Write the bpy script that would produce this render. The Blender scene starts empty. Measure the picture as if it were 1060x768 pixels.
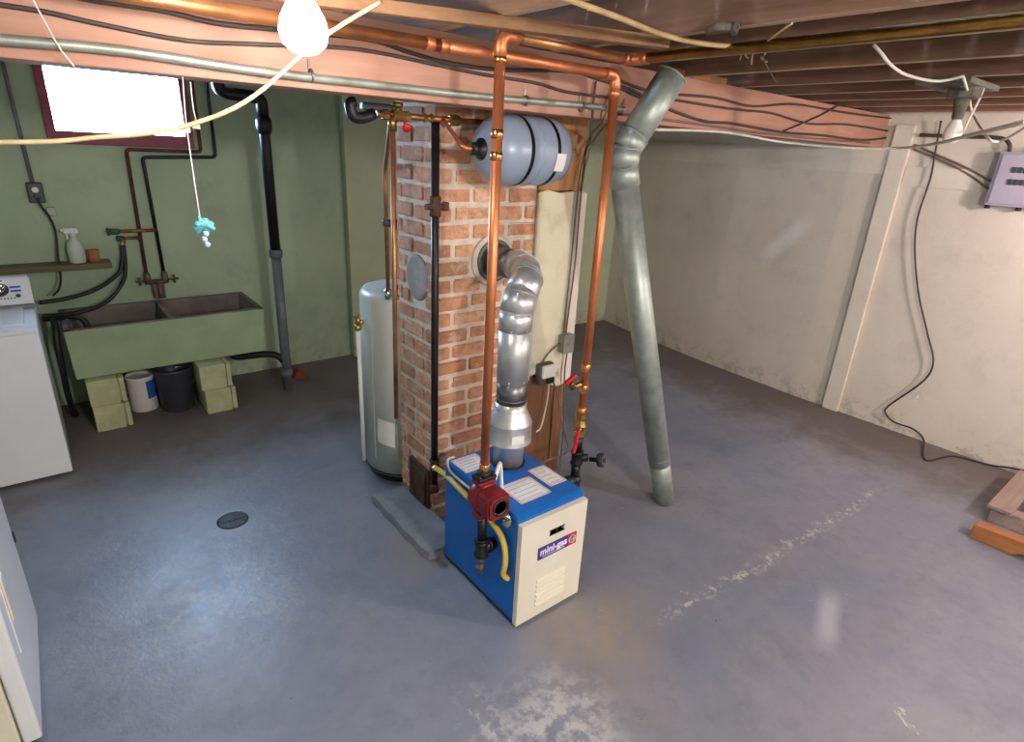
import bpy, bmesh, math, random
from mathutils import Vector, Matrix
random.seed(7)
SC = bpy.context.scene
COL = SC.collection
PI = math.pi

# ------------------------------------------------------------------ camera
FPX, PIT, ROL, YAW, CH = 601.8, .366216, .0541348, .6855, 2.0
def _a2w(v):
    e1 = Vector((math.cos(YAW), math.sin(YAW), 0)); e2 = Vector((-math.sin(YAW), math.cos(YAW), 0))
    return Vector((v.dot(e1), v.dot(e2), v.z))
_fw = Vector((0, math.cos(PIT), -math.sin(PIT))); _rt = Vector((1, 0, 0)); _up = _rt.cross(_fw)
FW = _a2w(_fw)
RT = _a2w(math.cos(ROL)*_rt + math.sin(ROL)*_up)
UP = _a2w(-math.sin(ROL)*_rt + math.cos(ROL)*_up)
CAM = Vector((0, 0, CH))
cd = bpy.data.cameras.new('camera'); cam = bpy.data.objects.new('camera', cd); COL.objects.link(cam)
cd.sensor_width = 36; cd.lens = FPX/1060*36; cd.clip_start = .02
m = Matrix.Identity(4)
for i in range(3):
    m[i][0] = RT[i]; m[i][1] = UP[i]; m[i][2] = -FW[i]; m[i][3] = CAM[i]
cam.matrix_world = m
SC.camera = cam

# where a measured sight line of the photograph meets a real plane of the room
def _ray(x, y): return FW*FPX + RT*(x-530) - UP*(y-384)
def oz(x, y, z=0):
    d = _ray(x, y); return CAM + d*((z-CH)/d.z)
def oy(x, y, Y):
    d = _ray(x, y); return CAM + d*(Y/d.y)
def ox(x, y, X):
    d = _ray(x, y); return CAM + d*(X/d.x)

# ------------------------------------------------------------------ materials
def lin(c):
    c = c/255
    return c/12.92 if c <= .04045 else ((c+.055)/1.055)**2.4
def rgb(r, g, b): return (lin(r), lin(g), lin(b), 1)

def nodes(name):
    m = bpy.data.materials.new(name); m.use_nodes = True
    nt = m.node_tree; b = nt.nodes['Principled BSDF']
    return m, nt, b
def N(nt, typ, **kw):
    n = nt.nodes.new(typ)
    for k, v in kw.items():
        if k.startswith('i_'): n.inputs[int(k[2:])].default_value = v
        else: setattr(n, k, v)
    return n
def mixc(nt, fac, a, b, blend='MIX'):
    n = nt.nodes.new('ShaderNodeMix'); n.data_type = 'RGBA'; n.blend_type = blend
    for sock, v in ((n.inputs[0], fac), (n.inputs[6], a), (n.inputs[7], b)):
        if hasattr(v, 'links') or isinstance(v, bpy.types.NodeSocket): nt.links.new(v, sock)
        else: sock.default_value = v
    return n.outputs[2]
def noise(nt, co, scale, detail=4, rough=.6, dist=0):
    n = N(nt, 'ShaderNodeTexNoise'); n.inputs['Scale'].default_value = scale
    n.inputs['Detail'].default_value = detail; n.inputs['Roughness'].default_value = rough
    n.inputs['Distortion'].default_value = dist
    nt.links.new(co, n.inputs['Vector']); return n.outputs['Fac']
def ramp(nt, f, a, b):
    n = N(nt, 'ShaderNodeMapRange'); n.inputs[1].default_value = a; n.inputs[2].default_value = b
    nt.links.new(f, n.inputs[0]); return n.outputs[0]
def math_(nt, op, a, b=None, c=None):
    n = N(nt, 'ShaderNodeMath', operation=op)
    for i, v in enumerate((a, b, c)):
        if v is None: continue
        if isinstance(v, bpy.types.NodeSocket): nt.links.new(v, n.inputs[i])
        else: n.inputs[i].default_value = v
    return n.outputs[0]
def bump(nt, b, h, strength=.3, dist=.01):
    n = N(nt, 'ShaderNodeBump'); n.inputs['Strength'].default_value = strength; n.inputs['Distance'].default_value = dist
    nt.links.new(h, n.inputs['Height']); nt.links.new(n.outputs[0], b.inputs['Normal'])
def objco(nt, stretch=None):
    t = N(nt, 'ShaderNodeTexCoord')
    if not stretch: return t.outputs['Object']
    mp = N(nt, 'ShaderNodeMapping'); mp.inputs['Scale'].default_value = stretch
    nt.links.new(t.outputs['Object'], mp.inputs[0]); return mp.outputs[0]

def simple(name, c, rough=.5, metal=0, c2=None, scale=6, stretch=None, bmp=0, lo=.35, hi=.7, spec=None):
    m, nt, b = nodes(name)
    b.inputs['Roughness'].default_value = rough; b.inputs['Metallic'].default_value = metal
    if spec is not None: b.inputs['Specular IOR Level'].default_value = spec
    co = objco(nt, stretch)
    f = noise(nt, co, scale, 5)
    c2 = c2 or tuple(v*.82 for v in c[:3]) + (1,)
    out = mixc(nt, ramp(nt, f, lo, hi), c, c2)
    nt.links.new(out, b.inputs['Base Color'])
    if bmp: bump(nt, b, noise(nt, co, scale*4, 6), bmp, .004)
    return m

M = {}
M['copper'] = simple('copper', rgb(214, 136, 92), .42, .75, rgb(178, 102, 66), 5)
M['copper_old'] = simple('copper_old', rgb(190, 130, 84), .42, .8, rgb(134, 82, 54), 6)
M['brass'] = simple('brass', rgb(196, 164, 92), .32, 1, rgb(140, 108, 58), 9)
M['solder'] = simple('solder', rgb(232, 168, 110), .22, 1, rgb(180, 110, 66), 12)
M['black_iron'] = simple('black_iron', rgb(34, 34, 42), .42, .3, rgb(22, 22, 26), 8, bmp=.1)
M['rust_iron'] = simple('rust_iron', rgb(92, 56, 38), .75, .2, rgb(58, 36, 28), 14, bmp=.4)
M['dark_iron'] = simple('dark_iron', rgb(62, 60, 60), .45, .7, rgb(40, 38, 38), 12, bmp=.2)
M['grey_pipe'] = simple('grey_pipe', rgb(118, 124, 132), .5, .1, rgb(96, 100, 108), 8)
M['galv'] = simple('galvanised', rgb(178, 188, 182), .48, .6, rgb(146, 158, 152), 14, bmp=.06)
M['galv_new'] = simple('galvanised_bright', rgb(214, 216, 218), .4, .72, rgb(184, 186, 190), 10, bmp=.03)
M['galv_dark'] = simple('galvanised_dull', rgb(140, 140, 140), .4, .9, rgb(104, 104, 104), 10)
M['chrome'] = simple('chrome', rgb(214, 214, 216), .16, 1, rgb(190, 190, 192), 5)
M['white_plastic'] = simple('white_plastic', rgb(232, 232, 228), .4, 0, rgb(220, 220, 214), 5)
M['white_enamel'] = simple('white_enamel', rgb(228, 232, 236), .22, 0, rgb(220, 224, 228), 2)
M['cream_enamel'] = simple('cream_enamel', rgb(224, 220, 200), .35, 0, rgb(216, 210, 190), 2)
M['heater_white'] = simple('heater_white', rgb(206, 210, 206), .35, 0, rgb(192, 194, 186), 3)
M['panel_white'] = simple('panel_white', rgb(226, 222, 206), .42, 0, rgb(216, 210, 194), 3)
M['boiler_blue'] = simple('boiler_blue', rgb(8, 104, 190), .38, 0, rgb(6, 94, 176), 3, spec=.4)
M['pump_red'] = simple('pump_red', rgb(136, 26, 34), .42, .1, rgb(104, 18, 26), 14, bmp=.2)
M['red_plastic'] = simple('red_plastic', rgb(206, 24, 40), .38, 0, rgb(180, 20, 34), 8)
M['tank_blue'] = simple('tank_blue', rgb(150, 164, 186), .36, .1, rgb(136, 150, 172), 3)
M['yellow_hose'] = simple('yellow_hose', rgb(228, 200, 92), .42, 0, rgb(212, 180, 70), 10)
M['black_rubber'] = simple('black_rubber', rgb(22, 22, 25), .5, 0, rgb(30, 30, 33), 8)
M['dark_cable'] = simple('dark_cable', rgb(58, 48, 46), .6, 0, rgb(76, 64, 58), 10)
M['grey_cable'] = simple('grey_cable', rgb(126, 108, 100), .6, 0, rgb(104, 86, 78), 10)
M['brown_cable'] = simple('brown_cable', rgb(58, 38, 32), .5, 0, rgb(44, 30, 26), 10)
M['white_cable'] = simple('white_cable', rgb(222, 212, 202), .5, 0, rgb(202, 192, 180), 10)
M['cream_rope'] = simple('cream_rope', rgb(226, 204, 160), .6, 0, rgb(200, 176, 132), 30)
M['tan_cable'] = simple('tan_cable', rgb(206, 178, 128), .6, 0, rgb(176, 146, 100), 14)
M['conduit'] = simple('conduit', rgb(166, 170, 160), .42, .5, rgb(136, 140, 130), 14)
M['string'] = simple('string', rgb(236, 230, 224), .7)
M['teal'] = simple('teal_fabric', rgb(120, 208, 216), .5, 0, rgb(80, 176, 190), 30)
M['clear'] = simple('clear_bead', rgb(176, 206, 236), .12, 0, rgb(206, 226, 244), 30)
M['black_plastic'] = simple('black_plastic', rgb(26, 26, 30), .35, 0, rgb(34, 34, 38), 8)
M['dark_plastic'] = simple('dark_plastic', rgb(64, 66, 74), .45, 0, rgb(52, 54, 62), 8)
M['grey_box'] = simple('grey_box', rgb(150, 154, 146), .45, .4, rgb(130, 134, 126), 8)
M['panel_grey'] = simple('panel_grey', rgb(178, 172, 190), .4, .1, rgb(166, 160, 180), 4)
M['paper'] = simple('paper', rgb(236, 234, 230), .7, 0, rgb(226, 224, 222), 14)
M['pink_print'] = simple('pink_print', rgb(228, 180, 184), .7)
M['print_grey'] = simple('print_grey', rgb(176, 176, 184), .7)
M['purple_print'] = simple('purple_print', rgb(72, 44, 146), .4, 0, rgb(66, 40, 136), 4)
M['red_print'] = simple('red_print', rgb(214, 34, 62), .4)
M['white_print'] = simple('white_print', rgb(244, 242, 244), .5)
M['blue_print'] = simple('blue_print', rgb(46, 96, 170), .5)
M['translucent'] = simple('bottle_plastic', rgb(206, 216, 206), .3, 0, rgb(190, 202, 190), 4)
M['orange_clay'] = simple('orange_clay', rgb(172, 118, 66), .7, 0, rgb(150, 96, 52), 10)
M['red_clay'] = simple('red_clay', rgb(150, 78, 52), .8, 0, rgb(120, 60, 42), 10)
M['soot_steel'] = simple('soot_steel', rgb(120, 120, 116), .5, .6, rgb(84, 84, 82), 10)
M['plaster_grey'] = simple('plaster_grey', rgb(164, 160, 152), .85, 0, rgb(136, 132, 126), 12, bmp=.3)
M['mortar'] = simple('mortar', rgb(222, 210, 194), .9, 0, rgb(198, 184, 168), 20, bmp=.5)
M['bulb_off'] = simple('bulb_off', rgb(246, 232, 228), .3, 0, rgb(240, 224, 220), 5)
M['old_brass'] = simple('old_brass', rgb(122, 108, 92), .55, .5, rgb(84, 72, 62), 14, bmp=.3)
M['cinder_green'] = simple('cinder_green', rgb(192, 196, 156), .9, 0, rgb(168, 174, 130), 10, bmp=.6)
M['sink_green'] = simple('sink_green', rgb(164, 184, 148), .75, 0, rgb(150, 170, 134), 5, bmp=.25)
M['sink_in'] = simple('sink_inside', rgb(132, 124, 118), .85, 0, rgb(96, 90, 88), 5, bmp=.35)
M['pad'] = simple('pad_concrete', rgb(132, 136, 144), .85, 0, rgb(108, 110, 116), 7, bmp=.5)
M['fiber'] = simple('grey_plaster_rag', rgb(116, 112, 102), .9, 0, rgb(76, 70, 64), 14, bmp=.6)

def wood(name, c1, c2, axis, rough=.75, fine=22, knots=None):
    m, nt, b = nodes(name)
    b.inputs['Roughness'].default_value = rough
    st = [1, 1, 1]; st[axis] = .08
    co = objco(nt, st)
    f = noise(nt, co, fine, 6, .65, .4)
    g = noise(nt, objco(nt), 2.3, 3)
    c = mixc(nt, ramp(nt, f, .3, .72), c1, c2)
    c = mixc(nt, ramp(nt, g, .45, .75), c, mixc(nt, .45, c, c2))
    if knots:
        v = N(nt, 'ShaderNodeTexVoronoi'); v.inputs['Scale'].default_value = 3.4
        nt.links.new(objco(nt), v.inputs['Vector'])
        c = mixc(nt, ramp(nt, v.outputs['Distance'], .1, .05), c, knots)
    nt.links.new(c, b.inputs['Base Color'])
    bump(nt, b, f, .25, .004)
    return m
M['beam'] = wood('beam_wood', rgb(186, 144, 124), rgb(160, 112, 94), 0, .7, 16, rgb(122, 90, 76))
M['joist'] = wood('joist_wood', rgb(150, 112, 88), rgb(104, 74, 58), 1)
M['joist_lit_edge'] = wood('joist_lit_edge', rgb(206, 180, 152), rgb(150, 116, 92), 1)
M['subfloor'] = wood('subfloor_wood', rgb(130, 104, 84), rgb(90, 68, 54), 0)
M['batten'] = wood('batten_wood', rgb(150, 110, 76), rgb(112, 78, 52), 0)
M['plank'] = wood('plank_wood', rgb(186, 140, 88), rgb(146, 98, 58), 2, .7, 16, rgb(96, 58, 36))
M['plank_dark'] = wood('plank_dark', rgb(140, 98, 64), rgb(104, 70, 46), 2)
M['shelf'] = wood('shelf_wood', rgb(118, 110, 80), rgb(92, 84, 60), 0)
M['pallet_grey'] = wood('pallet_grey', rgb(168, 146, 136), rgb(136, 114, 104), 0)
M['pallet_orange'] = wood('pallet_orange', rgb(186, 124, 74), rgb(150, 92, 52), 1)
M['frame_red'] = wood('frame_red', rgb(150, 72, 90), rgb(116, 54, 70), 0, .6)

# painted masonry walls: green and cream
def wall_mat(name, c, c2, stain, zlow, st_amt):
    m, nt, b = nodes(name); b.inputs['Roughness'].default_value = .8
    co = objco(nt)
    big = noise(nt, co, .9, 4, .6); mid = noise(nt, co, 4.5, 6, .65); fine = noise(nt, co, 45, 4)
    col = mixc(nt, ramp(nt, big, .35, .68), c, c2)
    col = mixc(nt, math_(nt, 'MULTIPLY', ramp(nt, mid, .52, .8), st_amt), col, stain)
    sp = N(nt, 'ShaderNodeSeparateXYZ'); nt.links.new(co, sp.inputs[0])
    low = ramp(nt, math_(nt, 'ADD', sp.outputs[2], math_(nt, 'MULTIPLY', mid, .3)), zlow+.2, zlow)
    flake = math_(nt, 'MULTIPLY', low, ramp(nt, noise(nt, co, 9, 6, .7), .5, .58))
    col = mixc(nt, math_(nt, 'MULTIPLY', flake, .6), col, rgb(150, 146, 134))
    nt.links.new(col, b.inputs['Base Color'])
    hh = math_(nt, 'ADD', math_(nt, 'MULTIPLY', mid, 1.0), math_(nt, 'MULTIPLY', fine, .25))
    bump(nt, b, hh, .35, .02)
    return m
M['green_wall'] = wall_mat('green_wall', rgb(178, 196, 168), rgb(162, 182, 154), rgb(128, 142, 122), .2, .5)
M['green_wall_pale'] = wall_mat('green_wall_pale', rgb(196, 206, 174), rgb(182, 194, 162), rgb(150, 158, 132), .2, .4)
M['cream_wall'] = wall_mat('cream_wall', rgb(222, 212, 198), rgb(210, 200, 188), rgb(182, 170, 158), .18, .4)
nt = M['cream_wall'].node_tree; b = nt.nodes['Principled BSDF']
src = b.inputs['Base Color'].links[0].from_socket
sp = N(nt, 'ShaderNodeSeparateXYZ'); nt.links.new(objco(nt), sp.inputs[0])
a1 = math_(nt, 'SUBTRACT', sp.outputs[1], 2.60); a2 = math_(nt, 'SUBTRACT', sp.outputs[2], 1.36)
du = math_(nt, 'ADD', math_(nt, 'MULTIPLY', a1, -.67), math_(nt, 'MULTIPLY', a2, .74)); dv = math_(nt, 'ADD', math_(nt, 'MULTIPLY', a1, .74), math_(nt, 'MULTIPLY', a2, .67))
sm = math_(nt, 'MULTIPLY', ramp(nt, math_(nt, 'ABSOLUTE', du), .32, .16), ramp(nt, math_(nt, 'ABSOLUTE', dv), .10, .03))  # pale diagonal streak of light put into the wall colour
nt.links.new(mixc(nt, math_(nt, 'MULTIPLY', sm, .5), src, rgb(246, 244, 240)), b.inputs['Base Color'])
M['cream_board'] = wall_mat('cream_board', rgb(228, 220, 206), rgb(216, 208, 194), rgb(190, 178, 160), .02, .4)
M['stucco'] = wall_mat('stucco', rgb(226, 222, 196), rgb(212, 206, 178), rgb(164, 148, 124), .95, .55)

# bricks: per-brick tint lives in the mesh attribute 'tint'
def brick_mat():
    m, nt, b = nodes('brick'); b.inputs['Roughness'].default_value = .88
    a = N(nt, 'ShaderNodeAttribute'); a.attribute_name = 'tint'
    co = objco(nt)
    col = mixc(nt, a.outputs['Fac'], rgb(184, 126, 96), rgb(216, 166, 130))
    col = mixc(nt, ramp(nt, noise(nt, co, 26, 6, .7), .45, .8), col, rgb(150, 98, 82))
    col = mixc(nt, math_(nt, 'MULTIPLY', ramp(nt, noise(nt, co, 11, 6, .75), .53, .68), .8), col, rgb(216, 198, 180))
    nt.links.new(col, b.inputs['Base Color'])
    bump(nt, b, noise(nt, co, 40, 6, .7), .5, .006)
    return m
M['brick'] = brick_mat()

def floor_mat():
    m, nt, b = nodes('painted_concrete')
    co = objco(nt)
    sp = N(nt, 'ShaderNodeSeparateXYZ'); nt.links.new(co, sp.inputs[0]); X, Y = sp.outputs[0], sp.outputs[1]
    n1 = noise(nt, co, .75, 5, .6); n2 = noise(nt, co, 3.2, 6, .65); n3 = noise(nt, co, 14, 6, .7); n4 = noise(nt, co, 60, 4)
    col = mixc(nt, ramp(nt, n1, .36, .66), rgb(116, 123, 141), rgb(138, 139, 148))
    col = mixc(nt, math_(nt, 'MULTIPLY', ramp(nt, n2, .5, .72), .5), col, rgb(108, 108, 116))
    col = mixc(nt, math_(nt, 'MULTIPLY', ramp(nt, noise(nt, co, 1.7, 7, .7, .5), .5, .7), .45), col, rgb(150, 150, 152))
    col = mixc(nt, math_(nt, 'MULTIPLY', ramp(nt, n3, .48, .7), .25), col, rgb(98, 100, 108))
    # bare, brownish floor along the two walls
    wob = math_(nt, 'MULTIPLY', math_(nt, 'SUBTRACT', n2, .5), 1.0)
    dx = ramp(nt, math_(nt, 'ADD', X, wob), 4.15, 4.8)
    dy = ramp(nt, math_(nt, 'ADD', Y, wob), 3.5, 4.3)
    edge = math_(nt, 'MAXIMUM', dx, dy)
    col = mixc(nt, math_(nt, 'MULTIPLY', edge, .85), col, rgb(104, 92, 84))
    def blob(cx, cy, r0, r1, sx=1, sy=1):
        ax = math_(nt, 'MULTIPLY', math_(nt, 'SUBTRACT', X, cx), sx); ay = math_(nt, 'MULTIPLY', math_(nt, 'SUBTRACT', Y, cy), sy)
        d = math_(nt, 'SQRT', math_(nt, 'ADD', math_(nt, 'MULTIPLY', ax, ax), math_(nt, 'MULTIPLY', ay, ay)))
        d = math_(nt, 'ADD', d, math_(nt, 'MULTIPLY', math_(nt, 'SUBTRACT', n2, .5), .35))
        return ramp(nt, d, r1, r0)
    # rusty stain in front of the boiler
    col = mixc(nt, math_(nt, 'MULTIPLY', math_(nt, 'MULTIPLY', blob(1.62, 1.3, .05, .42, 1, 1.2), ramp(nt, n3, .3, .6)), .8), col, rgb(160, 143, 124))
    col = mixc(nt, math_(nt, 'MULTIPLY', blob(1.3, 2.25, .05, .3), .55), col, rgb(150, 136, 112))
    # whitish worn patches
    wear = math_(nt, 'MULTIPLY', blob(1.15, 1.03, .05, .34), ramp(nt, n3, .44, .56))
    wear = math_(nt, 'MAXIMUM', wear, math_(nt, 'MULTIPLY', blob(.98, 1.1, .0, .3, 2.2, .7), ramp(nt, n3, .52, .56)))
    wear = math_(nt, 'MAXIMUM', wear, math_(nt, 'MULTIPLY', blob(.3, 2.42, .1, .5), math_(nt, 'MULTIPLY', ramp(nt, n3, .5, .6), .45)))
    # the worn line running from the boiler to the wall
    ln = math_(nt, 'ADD', math_(nt, 'SUBTRACT', Y, 1.26), math_(nt, 'MULTIPLY', X, .056))
    ln = math_(nt, 'ABSOLUTE', math_(nt, 'ADD', ln, math_(nt, 'MULTIPLY', math_(nt, 'SUBTRACT', n2, .5), .12)))
    ln = math_(nt, 'MULTIPLY', ramp(nt, ln, .05, .0), ramp(nt, noise(nt, co, 22, 7, .75), .5, .58))
    ln = math_(nt, 'MULTIPLY', ln, math_(nt, 'MULTIPLY', ramp(nt, X, 1.8, 2.1), ramp(nt, X, 4.2, 3.9)))
    wear = math_(nt, 'MAXIMUM', wear, ln)
    # scattered chips
    v = noise(nt, co, 5.5, 8, .75, .6)
    wear = math_(nt, 'MAXIMUM', wear, math_(nt, 'MULTIPLY', ramp(nt, v, .665, .7), .9))
    col = mixc(nt, math_(nt, 'MULTIPLY', wear, .75), col, rgb(206, 202, 196))
    # one smooth pale streak: a light reflection put into the floor colour
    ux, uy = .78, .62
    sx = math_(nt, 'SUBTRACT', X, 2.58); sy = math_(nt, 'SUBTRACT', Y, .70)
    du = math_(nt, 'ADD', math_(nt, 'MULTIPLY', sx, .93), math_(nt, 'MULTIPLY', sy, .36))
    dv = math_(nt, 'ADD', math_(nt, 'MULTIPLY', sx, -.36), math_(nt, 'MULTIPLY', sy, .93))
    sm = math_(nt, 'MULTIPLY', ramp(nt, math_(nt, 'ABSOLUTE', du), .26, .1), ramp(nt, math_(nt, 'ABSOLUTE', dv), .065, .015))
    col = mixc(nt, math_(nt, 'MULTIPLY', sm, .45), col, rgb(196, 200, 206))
    # small dark specks
    col = mixc(nt, math_(nt, 'MULTIPLY', ramp(nt, noise(nt, co, 18, 5, .6, 1.0), .71, .75), .7), col, rgb(60, 56, 56))
    nt.links.new(col, b.inputs['Base Color'])
    r = ramp(nt, math_(nt, 'ADD', math_(nt, 'MULTIPLY', n2, .6), math_(nt, 'MULTIPLY', n3, .4)), .3, .7)
    rr = N(nt, 'ShaderNodeMapRange'); rr.inputs[3].default_value = .3; rr.inputs[4].default_value = .52
    nt.links.new(r, rr.inputs[0]); nt.links.new(math_(nt, 'ADD', rr.outputs[0], math_(nt, 'MULTIPLY', edge, .3)), b.inputs['Roughness'])
    hh = math_(nt, 'ADD', math_(nt, 'MULTIPLY', n2, 1.2), math_(nt, 'ADD', math_(nt, 'MULTIPLY', n3, .5), math_(nt, 'MULTIPLY', n4, .12)))
    bump(nt, b, hh, .3, .012)
    return m
M['floor'] = floor_mat()

def emit(name, c, s):
    m, nt, b = nodes(name)
    b.inputs['Base Color'].default_value = c
    b.inputs['Emission Color'].default_value = c; b.inputs['Emission Strength'].default_value = s
    return m
M['bulb_lit'] = emit('bulb_lit', (1, .95, .89, 1), 105)
def glass_mat():
    m = bpy.data.materials.new('window_glass'); m.use_nodes = True; nt = m.node_tree
    for n in list(nt.nodes): nt.nodes.remove(n)
    o = N(nt, 'ShaderNodeOutputMaterial'); t = N(nt, 'ShaderNodeBsdfTransparent'); g = N(nt, 'ShaderNodeBsdfGlossy')
    g.inputs['Roughness'].default_value = .05; mx = N(nt, 'ShaderNodeMixShader'); mx.inputs[0].default_value = .06
    t.inputs[0].default_value = (.97, .98, 1, 1)
    nt.links.new(t.outputs[0], mx.inputs[1]); nt.links.new(g.outputs[0], mx.inputs[2]); nt.links.new(mx.outputs[0], o.inputs[0])
    return m
M['glass'] = glass_mat()

# ------------------------------------------------------------------ mesh helpers
class MB:
    def __init__(s): s.bm = bmesh.new()
    def box(s, x0, x1, y0, y1, z0, z1, bev=0, seg=2, mat=None):
        bm = bmesh.new()
        r = bmesh.ops.create_cube(bm, size=1)
        for v in bm.verts:
            v.co = Vector((x0+(v.co.x+.5)*(x1-x0), y0+(v.co.y+.5)*(y1-y0), z0+(v.co.z+.5)*(z1-z0)))
        if bev: bmesh.ops.bevel(bm, geom=bm.edges[:], offset=bev, segments=seg, affect='EDGES', profile=.6)
        if mat:
            for v in bm.verts: v.co = mat @ v.co
        s._merge(bm); return s
    def _merge(s, bm, smooth=False):
        bmesh.ops.recalc_face_normals(bm, faces=bm.faces[:])
        idx = {}
        for v in bm.verts: idx[v] = s.bm.verts.new(v.co)
        for f in bm.faces:
            try:
                nf = s.bm.faces.new([idx[v] for v in f.verts]); nf.smooth = smooth or f.smooth
            except ValueError: pass
        bm.free()
    def prism(s, pts, axis, a, b, bev=0):
        """polygon pts (2-D) pushed along axis from a to b"""
        def p3(p, h):
            if axis == 0: return Vector((h, p[0], p[1]))
            if axis == 1: return Vector((p[0], h, p[1]))
            return Vector((p[0], p[1], h))
        bm = bmesh.new()
        A = [bm.verts.new(p3(p, a)) for p in pts]; B = [bm.verts.new(p3(p, b)) for p in pts]
        bm.faces.new(A); bm.faces.new(B[::-1])
        n = len(pts)
        for i in range(n): bm.faces.new((A[i], A[(i+1) % n], B[(i+1) % n], B[i]))
        bmesh.ops.recalc_face_normals(bm, faces=bm.faces[:])
        if bev: bmesh.ops.bevel(bm, geom=bm.edges[:], offset=bev, segments=2, affect='EDGES')
        s._merge(bm); return s
    def lathe(s, prof, base, axis=(0, 0, 1), n=28, smooth=True, cap=True):
        """prof = [(radius, height)], turned about axis through base"""
        ax = Vector(axis).normalized(); t = Vector((1, 0, 0)) if abs(ax.x) < .9 else Vector((0, 1, 0))
        u = ax.cross(t).normalized(); w = ax.cross(u); base = Vector(base)
        bm = bmesh.new(); rings = []
        for r, h in prof:
            rings.append([bm.verts.new(base + ax*h + (u*math.cos(2*PI*i/n) + w*math.sin(2*PI*i/n))*max(r, 1e-5)) for i in range(n)])
        for a, b in zip(rings, rings[1:]):
            for i in range(n):
                f = bm.faces.new((a[i], a[(i+1) % n], b[(i+1) % n], b[i])); f.smooth = smooth
        if cap:
            bm.faces.new(rings[0][::-1]); bm.faces.new(rings[-1])
        s._merge(bm); return s
    def cyl(s, a, b, r, n=20, r2=None):
        a, b = Vector(a), Vector(b)
        return s.lathe([(r, 0), (r if r2 is None else r2, (b-a).length)], a, b-a, n)
    def tube(s, pts, r, n=10, smooth=0, rf=None, cap=True):
        """tube through points; smooth = catmull-rom subdivisions; rf(t)=radius factor"""
        pts = [Vector(p) for p in pts]
        if smooth: pts = catmull(pts, smooth)
        bm = bmesh.new(); rings = []
        prev = None
        for i, p in enumerate(pts):
            t = (pts[min(i+1, len(pts)-1)] - pts[max(i-1, 0)]).normalized()
            if prev is None:
                q = Vector((0, 0, 1)) if abs(t.z) < .9 else Vector((1, 0, 0))
                u = t.cross(q).normalized()
            else:
                u = (prev - t*prev.dot(t)).normalized()
            w = t.cross(u); prev = u
            rr = r*(rf(i) if rf else 1)
            # mitre: keep the tube's width at bends
            if 0 < i < len(pts)-1:
                c = (pts[i]-pts[i-1]).normalized().dot((pts[i+1]-pts[i]).normalized())
            rings.append([bm.verts.new(p + (u*math.cos(2*PI*k/n)+w*math.sin(2*PI*k/n))*rr) for k in range(n)])
        for a, b in zip(rings, rings[1:]):
            for k in range(n):
                f = bm.faces.new((a[k], a[(k+1) % n], b[(k+1) % n], b[k])); f.smooth = True
        if cap:
            bm.faces.new(rings[0][::-1]); bm.faces.new(rings[-1])
        s._merge(bm); return s
    def ball(s, c, r, n=16, sc=(1, 1, 1)):
        bm = bmesh.new(); bmesh.ops.create_uvsphere(bm, u_segments=n, v_segments=max(6, n//2), radius=r)
        for v in bm.verts: v.co = Vector((v.co.x*sc[0], v.co.y*sc[1], v.co.z*sc[2])) + Vector(c)
        for f in bm.faces: f.smooth = True
        s._merge(bm); return s
    def torus(s, c, axis, R, r, n=28, k=10, a0=0, a1=2*PI):
        ax = Vector(axis).normalized(); t = Vector((1, 0, 0)) if abs(ax.x) < .9 else Vector((0, 1, 0))
        u = ax.cross(t).normalized(); w = ax.cross(u); c = Vector(c)
        pts = [c + (u*math.cos(a0+(a1-a0)*i/n)+w*math.sin(a0+(a1-a0)*i/n))*R for i in range(n+1)]
        return s.tube(pts, r, k)
    def build(s, name, mat, parent=None):
        me = bpy.data.meshes.new(name)
        s.bm.normal_update(); s.bm.to_mesh(me); s.bm.free()
        me.materials.append(M[mat] if isinstance(mat, str) else mat)
        o = bpy.data.objects.new(name, me); COL.objects.link(o)
        if parent is not None:
            o.parent = parent
            o.matrix_parent_inverse = Matrix.Translation(-parent_world(parent))
        return o
def parent_world(p):
    v = Vector(p.location); q = p.parent
    return v if q is None else v      # parts keep a zero location, so only the thing's own base matters
def catmull(P, k):
    out = []
    for i in range(len(P)-1):
        p0 = P[max(i-1, 0)]; p1 = P[i]; p2 = P[i+1]; p3 = P[min(i+2, len(P)-1)]
        for j in range(k):
            t = j/k
            out.append(.5*((2*p1) + (p2-p0)*t + (2*p0-5*p1+4*p2-p3)*t*t + (3*p1-p0-3*p2+p3)*t**3))
    out.append(P[-1]); return out
def fillet(P, r, k=6):
    """polyline with rounded corners"""
    P = [Vector(p) for p in P]; out = [P[0]]
    for a, b, c in zip(P, P[1:], P[2:]):
        d1 = (a-b); d2 = (c-b); l = min(r, d1.length*.49, d2.length*.49)
        s, e = b+d1.normalized()*l, b+d2.normalized()*l
        for j in range(k+1):
            t = j/k; out.append(s*(1-t)**2 + b*2*t*(1-t) + e*t*t)
    out.append(P[-1]); return out

def tag(o, label=None, cat=None, group=None, kind=None):
    if label: o['label'] = label
    if cat: o['category'] = cat
    if group: o['group'] = group
    if kind: o['kind'] = kind
    return o
def thing(name, loc, label, cat, group=None):
    o = bpy.data.objects.new(name, None); COL.objects.link(o); o.location = loc; o.empty_display_size = .05
    return tag(o, label, cat, group)
def struct(o): return tag(o, kind='structure')

# ------------------------------------------------------------------ the room
Z1 = 2.57                      # underside of the boards above the joists
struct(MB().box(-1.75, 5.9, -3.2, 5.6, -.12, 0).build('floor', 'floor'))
cb = MB()
y = -3.1
while y < 5.4:
    cb.box(-1.7, 5.8, y, y+.137, Z1, Z1+.03); y += .14
struct(cb.build('ceiling', 'subfloor'))
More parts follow.
